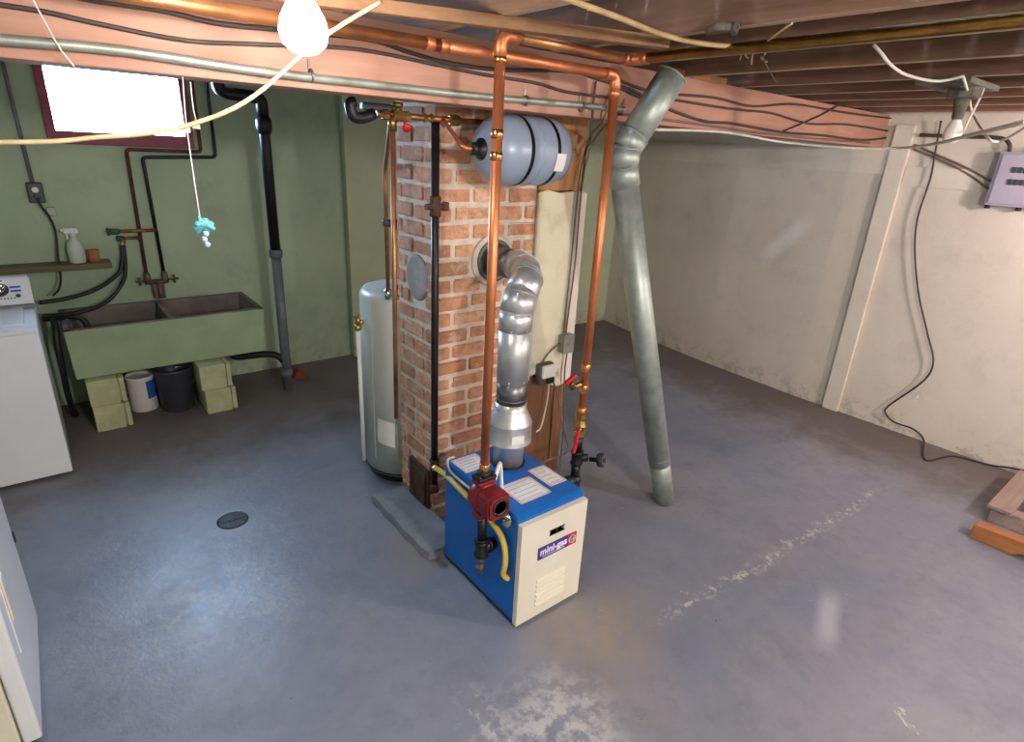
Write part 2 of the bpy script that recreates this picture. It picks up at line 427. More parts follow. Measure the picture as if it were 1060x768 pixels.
# back wall with the window opening
WX0, WX1, WZ0, WZ1 = .2, .975, 1.955, 2.36
wb = MB()
wb.box(-1.6, WX0-.05, 5.22, 5.5, 0, Z1).box(WX1+.05, 2.2, 5.22, 5.5, 0, Z1)
wb.box(WX0-.05, WX1+.05, 5.22, 5.5, 0, WZ0-.08).box(WX0-.05, WX1+.05, 5.22, 5.5, WZ1+.04, Z1)
struct(wb.build('wall_back', 'green_wall'))
struct(MB().prism([(2.2, 5.15), (5.5, 4.86), (5.5, 5.5), (2.2, 5.5)], 2, 0, Z1).build('wall_far', 'green_wall_pale'))
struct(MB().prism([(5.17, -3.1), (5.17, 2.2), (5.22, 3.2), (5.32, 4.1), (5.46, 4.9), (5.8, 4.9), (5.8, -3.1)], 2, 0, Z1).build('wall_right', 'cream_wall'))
struct(MB().box(-1.75, -1.6, -3.1, 5.5, 0, Z1).build('wall_left', 'green_wall'))
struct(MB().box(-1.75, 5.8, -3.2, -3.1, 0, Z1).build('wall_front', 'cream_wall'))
# window: maroon frame set in the wall, one pane
w = bpy.data.objects.new('window_1', None); COL.objects.link(w); w.location = (.59, 5.22, 1.9); struct(w)
fb = MB()
fb.box(WX0-.055, WX0, 5.19, 5.34, WZ0-.085, WZ1+.04, .004).box(WX1, WX1+.055, 5.19, 5.34, WZ0-.085, WZ1+.04, .004)
fb.box(WX0, WX1, 5.19, 5.34, WZ0-.085, WZ0, .004).box(WX0, WX1, 5.19, 5.34, WZ1, WZ1+.04, .004)
fb.build('window_frame', 'frame_red', w)
MB().box(WX0, WX1, 5.30, 5.305, WZ0, WZ1).build('pane', 'glass', w)

# main beam under the joists
BY0, BY1, BZ0, BZ1 = 2.0, 2.13, 2.14, 2.37
bt = MB().box(-1.6, 5.17, BY0, BY1, BZ0, BZ1, .006)
tag(bt.build('support_beam', 'beam'), 'long pinkish brown wooden support beam with cables stapled along its face', 'beam')
# joists
JX = [(-1.4, None), (-.95, None), (-.5, None), (-.05, None), (.4, None), (.83, 'ceiling joist crossing just right of the lit bulb'),
      (1.2, 'ceiling joist crossing above the top of the front copper riser'),
      (1.74, 'broad dark ceiling joist just in front of the long brass-coloured overhead pipe'),
      (2.16, 'first ceiling joist beyond the long brass-coloured overhead pipe, above the duct top'),
      (2.63, 'second ceiling joist beyond the long brass-coloured overhead pipe'),
      (3.12, 'third ceiling joist beyond the brass-coloured overhead pipe'),
      (3.56, 'fourth ceiling joist beyond the brass-coloured overhead pipe, above the unlit hanging bulb'),
      (3.97, 'third ceiling joist from the cream wall'), (4.42, 'second ceiling joist from the cream wall'),
      (4.88, 'last ceiling joist, next to the cream wall')]
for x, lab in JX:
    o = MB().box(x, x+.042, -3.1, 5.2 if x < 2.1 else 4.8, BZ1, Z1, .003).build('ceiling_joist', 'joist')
    o.data.materials.append(M['joist_lit_edge'])
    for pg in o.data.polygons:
        if pg.normal.z < -.9: pg.material_index = 1  # undersides get paler wood: their lit look is put into the colour
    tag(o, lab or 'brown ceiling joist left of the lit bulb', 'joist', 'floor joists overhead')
# diagonal batten under the joists
a, b_ = Vector((.1, 2.02, 0)), Vector((1.76, 1.43, 0)); dd = (b_-a).normalized(); nn = Vector((-dd.y, dd.x, 0))*.024
q = [a-nn, b_-nn, b_+nn, a+nn]
bb = MB().prism([(p.x, p.y) for p in [Vector((.25, 1.965, 0))-nn, b_-nn, b_+nn, Vector((.25, 1.965, 0))+nn]], 2, 2.335, 2.369, .002)
tag(bb.build('wooden_batten', 'batten'), 'tan wooden batten nailed slantwise under the joists near the lit bulb', 'batten')
# a short offcut on the beam by the duct
tag(MB().box(2.55, 3.0, 2.0, 2.09, 2.3705, 2.40, .003).build('wood_offcut', 'plank'), 'short pale wood offcut lying on the beam right of the duct top', 'wood')

# ------------------------------------------------------------------ chimney
CX0, CX1, CY0, CY1 = 1.45, 2.07, 2.40, 2.78
ch = thing('brick_chimney', (1.76, 2.59, 0), 'square brick chimney with whitish mortar standing in the middle of the room', 'chimney')
MB().box(CX0+.008, CX1, CY0+.008, CY1, 0, BZ1-.002).build('mortar', 'mortar', ch)
bm = bmesh.new(); lay = bm.verts.layers.float.new('tint')
def brick(x0, x1, y0, y1, z0, z1):
    t = random.random(); j = lambda: random.uniform(-.003, .003)
    b2 = bmesh.new(); bmesh.ops.create_cube(b2, size=1)
    for v in b2.verts:
        v.co = Vector((x0+(v.co.x+.5)*(x1-x0), y0+(v.co.y+.5)*(y1-y0), z0+(v.co.z+.5)*(z1-z0)))
    bmesh.ops.bevel(b2, geom=b2.edges[:], offset=.007, segments=2, affect='EDGES')
    off = Vector((random.uniform(-.003, .002), random.uniform(-.003, .002), j()))
    idx = {}
    for v in b2.verts:
        nv = bm.verts.new(v.co+off+Vector((j()*.5, j()*.5, j()*.6))); nv[lay] = t; idx[v] = nv
    for f in b2.faces: bm.faces.new([idx[v] for v in f.verts])
    b2.free()
P, H, L, W, G = .0868, .069, .2, .095, .017
k = 0; z = .006
TH = Vector((1.80, 1.455)); TR = .135   # thimble centre (x, z) on the front face
OV = Vector((2.58, 1.36)); OR = .13     # plastered round flue cover (y, z) on the left face
while z + H < BZ1:
    zc = z+H/2
    if k % 2: fx, sy = [W], [L]
    else: fx, sy = [L], [W]
    # corner brick
    brick(CX0, CX0+fx[0], CY0, CY0+sy[0], z, z+H)
    x = CX0+fx[0]+G; i = 0
    while x < CX1-.02:
        l = L if random.random() < .86 else W
        e = min(x+l, CX1)
        half = math.sqrt(max(0, TR**2-(zc-TH.y)**2))
        if half > .03 and x < TH.x+half and e > TH.x-half:
            if TH.x-half - x > .03: brick(x, TH.x-half, CY0, CY0+W, z, z+H)
            if e-(TH.x+half) > .03: brick(TH.x+half, e, CY0, CY0+W, z, z+H)
        else: brick(x, e, CY0, CY0+W, z, z+H)
        x = e+G
    yy = CY0+sy[0]+G
    while yy < CY1-.02:
        l = L if random.random() < .7 else W
        e = min(yy+l, CY1)
        half = math.sqrt(max(0, OR**2-(zc-OV.y)**2))
        if half > .03 and yy < OV.x+half and e > OV.x-half:
            if OV.x-half-yy > .03: brick(CX0, CX0+W, yy, OV.x-half, z, z+H)
            if e-(OV.x+half) > .03: brick(CX0, CX0+W, OV.x+half, e, z, z+H)
        elif not (z < .3 and yy < 2.66 and e > 2.44): brick(CX0, CX0+W, yy, e, z, z+H)
        elif e > 2.70: brick(CX0, CX0+W, 2.675, e, z, z+H)
        yy = e+G
    z += P; k += 1
me = bpy.data.meshes.new('brickwork'); bm.normal_update(); bm.to_mesh(me); bm.free(); me.materials.append(M['brick'])
o = bpy.data.objects.new('brickwork', me); COL.objects.link(o); o.parent = ch; o.matrix_parent_inverse = Matrix.Translation(-ch.location)
MB().lathe([(OR-.012, 0), (OR-.02, .005), (OR-.03, .007)], (CX0+.008, OV.x, OV.y), (-1, 0, 0), 32).build('flue_patch', 'plaster_grey', ch)
# mortar ring and steel thimble on the front
MB().lathe([(TR, 0), (TR-.005, .012), (TR-.03, .014)], (TH.x, CY0+.006, TH.y), (0, -1, 0), 32).build('mortar_collar', 'mortar', ch)
MB().lathe([(.108, 0), (.108, .024), (.1, .026), (.078, .026), (.078, .02)], (TH.x, CY0+.004, TH.y), (0, -1, 0), 32).build('flue_thimble', 'soot_steel', ch)
# rusty clean-out door
dr = MB().box(CX0-.014, CX0+.01, 2.44, 2.66, .035, .30, .004).build('cleanout_frame', 'rust_iron', ch)
MB().box(CX0-.022, CX0-.012, 2.47, 2.63, .065, .27, .003).ball((CX0-.026, 2.6, .165), .012, 10).build('cleanout_door', 'rust_iron', dr)

# boarded and parged strip to the right of the bricks
st = thing('boarded_chase', (2.24, 2.45, 0), 'boarded chase with cream parging right of the chimney bricks', 'chase')
MB().box(2.075, 2.33, 2.43, 2.72, 0, BZ1-.003, .004).build('board', 'plank_dark', st)
MB().box(2.335, 2.42, 2.425, 2.72, 0, .85, .004).build('board', 'plank_dark', st)
MB().box(2.335, 2.42, 2.425, 2.72, .852, BZ1-.003, .004).build('board', 'plank', st)
MB().box(2.075, 2.325, 2.4, 2.428, 1.80, BZ1-.003, .003).build('board', 'plank', st)
# parging with an uneven outline
sp = [(2.072, .75), (2.15, .76), (2.2, .70), (2.27, .66), (2.33, .64), (2.415, .66), (2.42, 1.79), (2.3, 1.792), (2.22, 1.785), (2.14, 1.802), (2.072, 1.79)]
MB().prism(sp, 1, 2.392, 2.424, .004).build('parging', 'stucco', st)
MB().box(2.345, 2.42, 2.384, 2.391, .66, 1.785, .002).build('parged_strip', 'cream_board', st)

# low concrete pad beside the chimney
pp = [oz(392, 522, .06), oz(446, 582, .06)]
MBp = MB().prism([(1.235, 2.75), (1.242, 2.66), (1.233, 2.58), (1.24, 2.47), (1.232, 2.36), (1.24, 2.26), (1.233, 2.17), (1.25, 2.11), (1.45, 2.10), (1.45, 2.75)], 2, 0, .058, .003)
tag(MBp.build('concrete_pad', 'pad'), 'low grey concrete ledge at the foot of the chimney, left of the boiler', 'ledge')

# ------------------------------------------------------------------ boiler
BX0, BX1, BYF, BYB, BH = 1.325, 1.71, 1.5, 2.09, .575
bo = thing('gas_boiler', (1.52, 1.8, 0), 'blue steel gas boiler with white front panel at the foot of the chimney', 'boiler')
prof = [(BYF+.028, .03), (BYB, .03), (BYB, BH), (BYF+.05, BH), (BYF+.03, BH-.012), (BYF+.028, BH-.03)]
MB().prism(prof, 0, BX0, BX1, .004).build('cabinet', 'boiler_blue', bo)
MB().box(BX0+.02, BX1-.02, BYF+.05, BYB-.03, 0, .032).build('plinth', 'dark_iron', bo)
# front panel with hand slot and louvres
pm = MB()
px0, px1, pz0, pz1 = BX0+.002, BX1-.002, .02, .545
sx0, sx1, sz0, sz1 = 1.488, 1.572, .44, .462
yf0, yf1 = BYF, BYF+.027
pm.box(px0, sx0, yf0, yf1, pz0, pz1).box(sx1, px1, yf0, yf1, pz0, pz1).box(sx0, sx1, yf0, yf1, sz1, pz1)
pm.box(sx0, sx1, yf0, yf1, pz0, sz0)
fp = pm.build('access_panel', 'panel_white', bo)
hs = MB().box(sx0-.004, sx1+.004, yf0-.002, yf1, sz0-.004, sz0, .001).box(sx0-.004, sx1+.004, yf0-.002, yf1, sz1, sz1+.004, .001).box((sx0+sx1)/2-.004, (sx0+sx1)/2+.004, yf0-.001, yf1, sz0, sz1)
hs.build('hand_slot', 'black_plastic', fp)
for i in range(6):
    zz = .085+i*.026
    MB().prism([(yf0+.002, zz), (yf0-.011, zz+.001), (yf0-.011, zz+.004), (yf0+.002, zz+.012)], 0, 1.43, 1.605, .001).build('louver', 'panel_white', fp)
npl = MB().box(1.425, 1.652, yf0-.004, yf0-.0005, .335, .398, .001).build('nameplate', 'purple_print', bo)
MB().box(1.60, 1.652, yf0-.005, yf0-.004, .336, .397).build('red_field', 'red_print', npl)
MB().lathe([(.021, 0), (.021, .001), (.017, .001), (.017, 0)], (1.626, yf0-.005, .367), (0, -1, 0), 20).build('emblem', 'white_print', npl)
MB().prism([(1.614, .373), (1.619, .367), (1.614, .361), (1.62, .361), (1.626, .367), (1.632, .361), (1.638, .361), (1.633, .367), (1.638, .373), (1.632, .373), (1.626, .367), (1.62, .373)][:6], 1, yf0-.0062, yf0-.005).box(1.628, 1.638, yf0-.0062, yf0-.005, .361, .373).build('emblem', 'white_print', npl)
def text(body, size, name, parent, mat, M4, align='CENTER', bold=0):
    c = bpy.data.curves.new(name, 'FONT'); c.body = body; c.size = size; c.extrude = .0006; c.align_x = align; c.align_y = 'CENTER'; c.offset = bold
    o = bpy.data.objects.new(name+'_curve', c); COL.objects.link(o)
    dg = bpy.context.evaluated_depsgraph_get(); dg.update()
    me = bpy.data.meshes.new_from_object(o.evaluated_get(dg)); bpy.data.objects.remove(o); bpy.data.curves.remove(c)
    me.transform(M4); me.name = name; me.materials.clear(); me.materials.append(M[mat])
    o = bpy.data.objects.new(name, me); COL.objects.link(o)
    if parent:
        q = parent
        while q.parent: q = q.parent
        o.parent = parent; o.matrix_parent_inverse = Matrix.Translation(-parent.location)
    return o
def facing_y(x, y, z): return Matrix.Translation((x, y, z)) @ Matrix.Rotation(PI/2, 4, 'X')
text('mini-gas', .049, 'lettering', npl, 'white_print', facing_y(1.515, yf0-.0045, .372), bold=.0012)
MB().box(1.45, 1.58, yf0-.0046, yf0-.004, .3455, .348).build('underline', 'white_print', npl)
# notices on the top
def notice(x0, x1, y0, y1, rot=0, pic=False):
    p = MB().box(x0, x1, y0, y1, BH+.0003, BH+.0015).build('notice', 'paper', bo)
    t = .006
    MB().box(x0+.003, x1-.003, y0+.003, y0+.003+t, BH+.0012, BH+.0022).box(x0+.003, x1-.003, y1-.003-t, y1-.003, BH+.0012, BH+.0022).box(x0+.003, x0+.003+t, y0+.003, y1-.003, BH+.0012, BH+.0022).box(x1-.003-t, x1-.003, y0+.003, y1-.003, BH+.0012, BH+.0022).build('printed_border', 'pink_print', p)
    mb = MB(); n = 5
    for i in range(n):
        yy = y0+.02+(y1-y0-.04)*i/(n-1)
        mb.box(x0+.018, x1-.018-random.uniform(0, .03), yy-.0022, yy+.0022, BH+.0012, BH+.0022)
    mb.build('printed_lines', 'print_grey', p)
notice(1.345, 1.49, 1.94, 2.075)
notice(1.40, 1.575, 1.60, 1.76)
notice(1.60, 1.70, 1.635, 1.80)
MB().lathe([(.085, 0), (.085, .006), (.078, .008), (.075, .004)], (1.575, 1.92, BH-.001), n=32).build('flue_outlet', 'dark_iron', bo)

# ------------------------------------------------------------------ vent pipe of the boiler
vx, vy = 1.575, 1.92
vp = thing('vent_pipe', (vx, vy, BH), 'shiny galvanised vent pipe with draft hood rising from the boiler into the chimney', 'vent pipe')
z0 = BH+.003
MB().lathe([(.073, 0), (.073, .125), (.078, .135)], (vx, vy, z0), n=36).build('outlet_collar', 'galv_new', vp)
hood = MB().lathe([(.095, .115), (.106, .12), (.106, .126), (.104, .13), (.104, .215), (.106, .22), (.104, .226), (.077, .28), (.074, .285), (.074, .32)], (vx, vy, z0), n=36).build('draft_hood', 'galv_new', vp)
MB().box(-.03, .03, -.002, .002, -.02, .02, mat=Matrix.Translation((vx-.03, vy-.1, z0+.165)) @ Matrix.Rotation(-.3, 4, 'Z')).build('sticker', 'paper', hood)
MB().lathe([(.071, .31), (.071, .43)], (vx, vy, z0), n=36).torus((vx, vy, z0+.34), (0, 0, 1), .071, .004, 36, 6).build('sleeve', 'galv_dark', vp)
pv = MB().lathe([(.0735, .42), (.0735, .69)], (vx, vy, z0), n=36)
pv.box(-.004, .004, -.003, .003, -.125, .125, mat=Matrix.Translation((vx+.055, vy-.051, z0+.555)) @ Matrix.Rotation(.8, 4, 'Z'))
for zz in (.435, .675):
    for a_ in (-.9, .1, 1.2): pv.ball((vx+.074*math.sin(a_), vy-.074*math.cos(a_), z0+zz), .005, 8)
pv.build('straight_pipe', 'galv_new', vp)
MB().box(-.013, .013, -.001, .001, -.02, .02, mat=Matrix.Translation((vx-.030, vy-.0685, z0+.645)) @ Matrix.Rotation(-.42, 4, 'Z')).build('sticker', 'paper', vp)
# segmented elbow swinging round to the thimble
endp = Vector((TH.x, CY0-.005, TH.y))
pts = [Vector(p) for p in ((vx, vy, z0+.68), (vx+.002, vy+.001, 1.325), (1.61, 1.935, 1.395), (1.685, 1.99, 1.447), (1.752, 2.09, 1.468), (1.79, 2.20, 1.466))] + [endp]
for i, (p, q_) in enumerate(zip(pts[:-2], pts[1:-1])):
    d = (q_-p).normalized(); rr = .0745-.0003*i
    g = MB().tube([p-d*.014, q_+d*.014], rr, 36)
    g.torus(q_+d*.004, d, rr+.0004, .0022, 36, 6)
    g.build('elbow_gore', 'galv_new', vp)
MB().tube([pts[-2], endp], .0735, 36).build('thimble_pipe', 'galv_dark', vp)

# ------------------------------------------------------------------ copper pipes
def coupling(mb, p, ax, r, l=.03):
    p = Vector(p); ax = Vector(ax).normalized()
    mb.lathe([(r, 0), (r*1.16, .003), (r*1.16, l-.003), (r, l)], p-ax*l/2, ax, 18)
C1 = Vector((1.255, 1.68, 0)); C2 = Vector((1.875, 1.75, 0))
zc1 = 2.332
r1 = .0185
cs = thing('copper_supply_riser', (C1.x, C1.y, .8), 'front copper riser dropping from an overhead elbow to the red pump', 'pipe')
MB().tube([(C1.x, C1.y, .735), (C1.x, C1.y, zc1-.035)], r1, 18).build('riser', 'copper', cs)
MB().tube(fillet([(C1.x, C1.y, zc1-.07), (C1.x, C1.y, zc1), (C1.x+.07, C1.y, zc1)], .05, 10), r1*1.15, 18).build('elbow', 'copper', cs)
for zz, l_ in ((2.04, .03), (1.97, .03), (zc1-.07, .02), (.76, .05)):
    f = MB(); coupling(f, (C1.x, C1.y, zz), (0, 0, 1), r1, l_); f.build('coupling', 'solder', cs)
XT = 1.865
MB().tube([(C1.x+.06, C1.y, zc1), (XT, C1.y-.01, zc1)], r1*.95, 16).build('cross_pipe', 'copper_old', cs)
f = MB(); f.tube([(XT-.045, C1.y-.009, zc1), (XT, C1.y-.01, zc1), (XT, C1.y-.07, zc1)], r1*1.18, 16); f.ball((XT, C1.y-.01, zc1), r1*1.18, 16)
coupling(f, (XT, C1.y-.075, zc1), (0, 1, 0), r1, .03); f.build('elbow', 'copper', cs)
MB().tube([(XT, C1.y-.07, zc1), (1.87, -2.9, zc1+.012)], r1*.98, 16).build('main_pipe', 'brass', cs)

zc2 = 2.285
cr = thing('copper_return_riser', (C2.x, C2.y, .8), 'rear copper riser leaning beside the duct, dropping to the brass ball valve', 'pipe')
MB().tube([(C2.x, C2.y, .80), (C2.x, C2.y, zc2-.03)], r1, 18).build('riser', 'copper', cr)
f = MB().tube(fillet([(C2.x, C2.y, zc2-.06), (C2.x, C2.y, zc2), (C2.x-.06, C2.y+.002, zc2)], .04, 8), r1*1.18, 18)
coupling(f, (C2.x, C2.y, zc2-.065), (0, 0, 1), r1, .02); f.build('elbow', 'copper', cr)
MB().tube([(C2.x-.05, C2.y+.002, zc2), (1.10, 1.79, zc2+.005)], r1, 16).build('cross_pipe', 'copper', cr)
for xx in (1.11, 1.06):
    f = MB(); coupling(f, (xx, 1.79, zc2+.005), (1, -.05, 0), r1*1.05, .028); f.build('coupling', 'copper', cr)
MB().tube([(1.10, 1.79, zc2+.005), (-1.55, 1.93, zc2+.012)], r1*1.05, 16).build('main_pipe', 'copper_old', cr)
for zz, l_ in ((.955, .05), (1.06, .04), (.835, .05)):
    f = MB(); coupling(f, (C2.x, C2.y, zz), (0, 0, 1), r1, l_); f.build('coupling', 'solder', cr)

# valve train at the bottom of the return
vt = thing('boiler_valve_train', (C2.x, C2.y, .5), 'brass ball valve, black nipples and round gauge feeding the right side of the boiler', 'valve')
bv = MB().lathe([(.024, 0), (.03, .006), (.03, .03), (.026, .034), (.03, .05), (.036, .06), (.03, .075), (.026, .09), (.03, .1), (.03, .125), (.022, .13)], (C2.x, C2.y, .705), n=8, smooth=False).build('ball_valve', 'brass', vt)
MB().cyl((C2.x-.01, C2.y-.02, .765), (C2.x-.055, C2.y-.045, .765), .007, 10).build('valve_stem', 'chrome', bv)
MB().prism([(C2.x-.065, .775), (C2.x-.048, .77), (C2.x-.06, .68), (C2.x-.068, .655), (C2.x-.084, .655), (C2.x-.08, .69)], 1, C2.y-.052, C2.y-.042, .002).build('red_lever', 'red_plastic', bv)
MB().cyl((C2.x, C2.y, .62), (C2.x, C2.y, .71), .022, 16).torus((C2.x, C2.y, .70), (0, 0, 1), .021, .004).build('nipple', 'black_iron', vt)
MB().lathe([(.03, 0), (.032, .01), (.027, .02), (.027, .055), (.032, .065), (.03, .075)], (C2.x, C2.y, .55), n=18).tube([(C2.x, C2.y, .585), (C2.x+.045, C2.y-.03, .585)], .02, 14).build('tee', 'dark_iron', vt)
MB().cyl((C2.x, C2.y, .47), (C2.x, C2.y, .555), .023, 16).build('nipple', 'black_iron', vt)
MB().ball((C2.x, C2.y, .46), .034, 16).tube([(C2.x, C2.y, .46), (C2.x-.055, C2.y, .46)], .031, 16).tube([(C2.x-.05, C2.y, .46), (BX1-.002, C2.y, .46)], .024, 16).tube([(C2.x, C2.y, .46), (C2.x, C2.y, .41)], .03, 16).build('elbow_fitting', 'dark_iron', vt)
gc = Vector((C2.x+.075, C2.y-.075, .585)); gd = Vector((.35, -.9, .25)).normalized()
gg = MB().lathe([(.012, -.045), (.012, 0), (.034, .002), (.036, .006), (.036, .022), (.033, .026)], gc, gd, 24).build('gauge', 'black_plastic', vt)
MB().lathe([(.02, 0), (.026, .002), (.026, .004)], gc+gd*.0265, gd, 20, cap=True).build('gauge_face', 'chrome', gg)
MB().lathe([(.012, 0), (.010, .006)], gc+gd*.030, gd, 14).build('gauge_knob', 'black_plastic', gg)
# drain cock on the return riser
dc = thing('drain_cock', (C2.x-.03, C2.y, 1.0), 'small brass drain cock with red handle sticking out from the rear copper riser', 'valve')
MB().cyl((C2.x-.018, C2.y, .985), (C2.x-.085, C2.y-.008, .985), .014, 12).lathe([(.016, 0), (.02, .006), (.016, .012)], (C2.x-.035, C2.y-.002, .985), (-1, 0, 0), 6).lathe([(.018, 0), (.012, .03), (.012, .04)], (C2.x-.085, C2.y-.008, .985), (-.6, -.2, .75), 12).build('body', 'brass', dc)
MB().box(-.034, .034, -.01, .01, -.007, .007, .004, mat=Matrix.Translation((C2.x-.108, C2.y-.014, 1.032)) @ Matrix.Rotation(-.5, 4, 'Y')).build('red_handle', 'red_plastic', dc)

# ------------------------------------------------------------------ circulator pump on the supply
pu = thing('circulator_pump', (C1.x, C1.y, .7), 'dark red cast circulator pump hanging on the left side of the boiler', 'pump')
x, y = C1.x, C1.y
_n0 = set(bpy.data.objects)
MB().box(x-.045, x+.045, y-.032, y+.032, .772, .79, .008).lathe([(.03, 0), (.024, .018)], (x, y, .79), n=16).cyl((x-.034, y-.018, .765), (x-.034, y-.018, .80), .008, 8).cyl((x+.034, y-.018, .765), (x+.034, y-.018, .80), .008, 8).build('flange', 'dark_iron', pu)
MB().box(x-.045, x+.045, y-.03, y+.03, .752, .771, .008).cyl((x, y, .70), (x, y, .755), .03, 16).lathe([(.055, 0), (.066, .012), (.066, .05), (.05, .068)], (x+.0, y+.035, .69), (0, -1, 0), 20).box(x-.042, x+.042, y-.03, y+.03, .598, .616, .008).cyl((x, y, .61), (x, y, .69), .028, 16).build('volute', 'pump_red', pu)
mo = MB().prism([(x-.058, .66), (x-.04, .632), (x+.04, .632), (x+.058, .66), (x+.058, .72), (x+.04, .748), (x-.04, .748), (x-.058, .72)], 1, y-.115, y-.03, .008).build('motor_housing', 'pump_red', pu)
MB().lathe([(.04, 0), (.04, .004), (.03, .004), (.028, -.001)], (x+.004, y-.115, .69), (0, -1, 0), 20).build('end_cap', 'dark_iron', mo)
MB().box(x-.04, x+.04, y-.028, y+.028, .586, .598, .006).build('flange', 'pump_red', pu)
MB().cyl((x, y, .46), (x, y, .588), .021, 16).torus((x, y, .465), (0, 0, 1), .022, .005).build('nipple', 'black_iron', pu)
MB().lathe([(.032, 0), (.034, .012), (.028, .02), (.028, .06), (.034, .07), (.032, .082)], (x, y, .38), n=18).build('tee', 'dark_iron', pu)
MB().tube([(x, y, .42), (BX0+.001, y, .42)], .026, 16).lathe([(.034, 0), (.034, .018)], (x+.03, y, .42), (1, 0, 0), 16).build('branch', 'dark_iron', pu)
MB().lathe([(.018, 0), (.022, -.02), (.016, -.03), (.013, -.05), (.018, -.055), (.018, -.07), (.011, -.074), (.011, -.1)], (x, y, .38), n=14).box(x-.03, x-.012, y-.006, y+.006, .318, .332, .003).build('drain_valve', 'soot_steel', pu)
MB().cyl((x+.04, y-.07, .64), (x+.068, y-.12, .6), .013, 12).cyl((x+.052, y-.09, .61), (x+.052, y-.09, .575), .011, 10).box(x+.03, x+.062, y-.128, y-.108, .585, .615, .005).build('conduit_connector', 'chrome', pu)

for o in set(bpy.data.objects)-_n0:
    o.data.transform(Matrix.Translation((0, 0, -.058)))
# yellow gas connector along the boiler's left side
GX, GY = 1.418, 2.345
yh = [(GX-.012, GY-.02, .40), ox(463, 493, 1.34), ox(472, 502, 1.302), ox(488, 518, 1.302), ox(505, 536, 1.302), ox(516, 550, 1.30), ox(522, 565, 1.297), ox(523, 582, 1.297), ox(521, 594, 1.302), ox(526, 599, 1.324)]
yo = thing('gas_connector', (1.3, 1.8, .4), 'yellow flexible gas hose from the black chimney pipe along the boiler side', 'hose')
MB().tube(yh, .013, 12, 8).build('hose', 'yellow_hose', yo)
MB().lathe([(.017, 0), (.017, .035), (.014, .04)], (GX-.008, GY-.012, .395), (-.35, -.8, .3), 6, smooth=False).build('fitting', 'brass', yo)
wl = [oz(498, 493, BH+.012), (1.325, 1.80, .60), (1.312, 1.95, .58)]
tag(MB().tube([(1.30, 1.71, .60), (1.312, 1.80, .555), (1.314, 1.92, .545), (1.314, 2.03, .555), (1.33, 2.075, .585), (1.37, 2.08, .588)], .006, 8, 8).build('boiler_cable', 'white_cable'), 'thin white cable looped over the rear left edge of the boiler top', 'cable')
tag(MB().tube([(1.295, 1.66, .70), (1.33, 1.68, .745), (1.37, 1.72, .72), (1.39, 1.73, .61), (1.395, 1.735, .58)], .009, 8, 8).build('pump_cable', 'white_plastic'), 'white flexible cable arching from the red pump to the boiler top', 'cable')

# ------------------------------------------------------------------ black gas pipe on the chimney corner
gp = thing('gas_pipe', (GX, GY, .25), 'tall black iron gas pipe standing against the chimney corner', 'pipe')
MB().tube([(GX, GY, .27), (GX, GY, 2.10)], .0185, 16).build('riser', 'black_iron', gp)
MB().lathe([(.026, 0), (.028, .01), (.022, .02), (.022, .05), (.028, .06), (.026, .07)], (GX, GY, .365), n=14).lathe([(.025, 0), (.027, .012), (.02, .05)], (GX, GY, .235), n=14).tube([(GX, GY, .40), (GX-.008, GY-.03, .40)], .022, 12).build('tee', 'rust_iron', gp)
MB().lathe([(.024, 0), (.028, .012), (.024, .024), (.03, .04), (.03, .05), (.024, .066), (.028, .078), (.024, .09)], (GX, GY, 1.69), n=14).cyl((GX-.055, GY-.01, 1.735), (GX+.05, GY-.01, 1.735), .014, 10).box(GX+.035, GY and GX+.06, GY-.025, GY+.005, 1.715, 1.755, .004).build('gas_cock', 'rust_iron', gp)

# ------------------------------------------------------------------ header under the beam with valves
HY, HZ = 2.32, 2.098
TY, TZ, Tr = 2.16, 1.988, .146
hd_ = thing('water_header', (1.25, HY, HZ), 'brass and copper water header with red valve handle under the beam', 'pipe')
MB().tube([(1.13, HY, HZ), (1.72, HY, HZ)], .0125, 12).build('header_pipe', 'copper_old', hd_)
for xx, l, r in ((1.155, .03, .02), (1.20, .05, .024), (1.25, .03, .02), (1.34, .02, .018), (1.37, .02, .018), (1.47, .05, .023), (1.51, .02, .018)):
    MB().lathe([(r*.8, 0), (r, .004), (r, l-.004), (r*.8, l)], (xx, HY, HZ), (1, 0, 0), 8, smooth=False).build('valve_body' if l > .04 else 'coupling', 'brass', hd_)
MB().cyl((1.225, HY, HZ), (1.225, HY, HZ+.035), .012, 10).lathe([(.02, 0), (.024, .01), (.02, .02)], (1.225, HY, HZ+.03), n=8).build('bonnet', 'brass', hd_)
MB().lathe([(.008, 0), (.02, .004), (.02, .01), (.008, .016)], (1.248, HY-.03, HZ-.04), (-.2, -.6, -.6), 8).cyl((1.243, HY-.005, HZ-.012), (1.25, HY-.03, HZ-.04), .006).build('red_handwheel', 'red_plastic', hd_)
MB().tube(fillet([(1.20, HY, HZ-.0), (1.20, HY, HZ-.06)], .01), .018, 12).build('tee_leg', 'brass', hd_)
# black trap and pipe left of the header
MB().tube(fillet([(1.12, HY, HZ), (1.075, HY, HZ-.02), (1.03, HY, HZ-.02), (1.02, HY, HZ+.03), (1.04, HY, HZ+.038)], .03, 6), .022, 12).tube([(1.0, HY+.02, HZ+.02), (1.19, HY+.02, HZ+.028)], .0, 6).build('black_trap', 'black_iron', hd_)
MB().box(1.075, 1.205, HY+.0, HY+.03, HZ+.012, HZ+.04, .004).build('dark_bracket', 'black_iron', hd_)
MB().tube(fillet([(1.435, HY, HZ), (1.435, HY-.05, HZ-.035), (1.44, 2.16, TZ), (1.53, 2.16, TZ)], .03, 6), .0125, 12).build('tank_branch', 'copper', hd_)
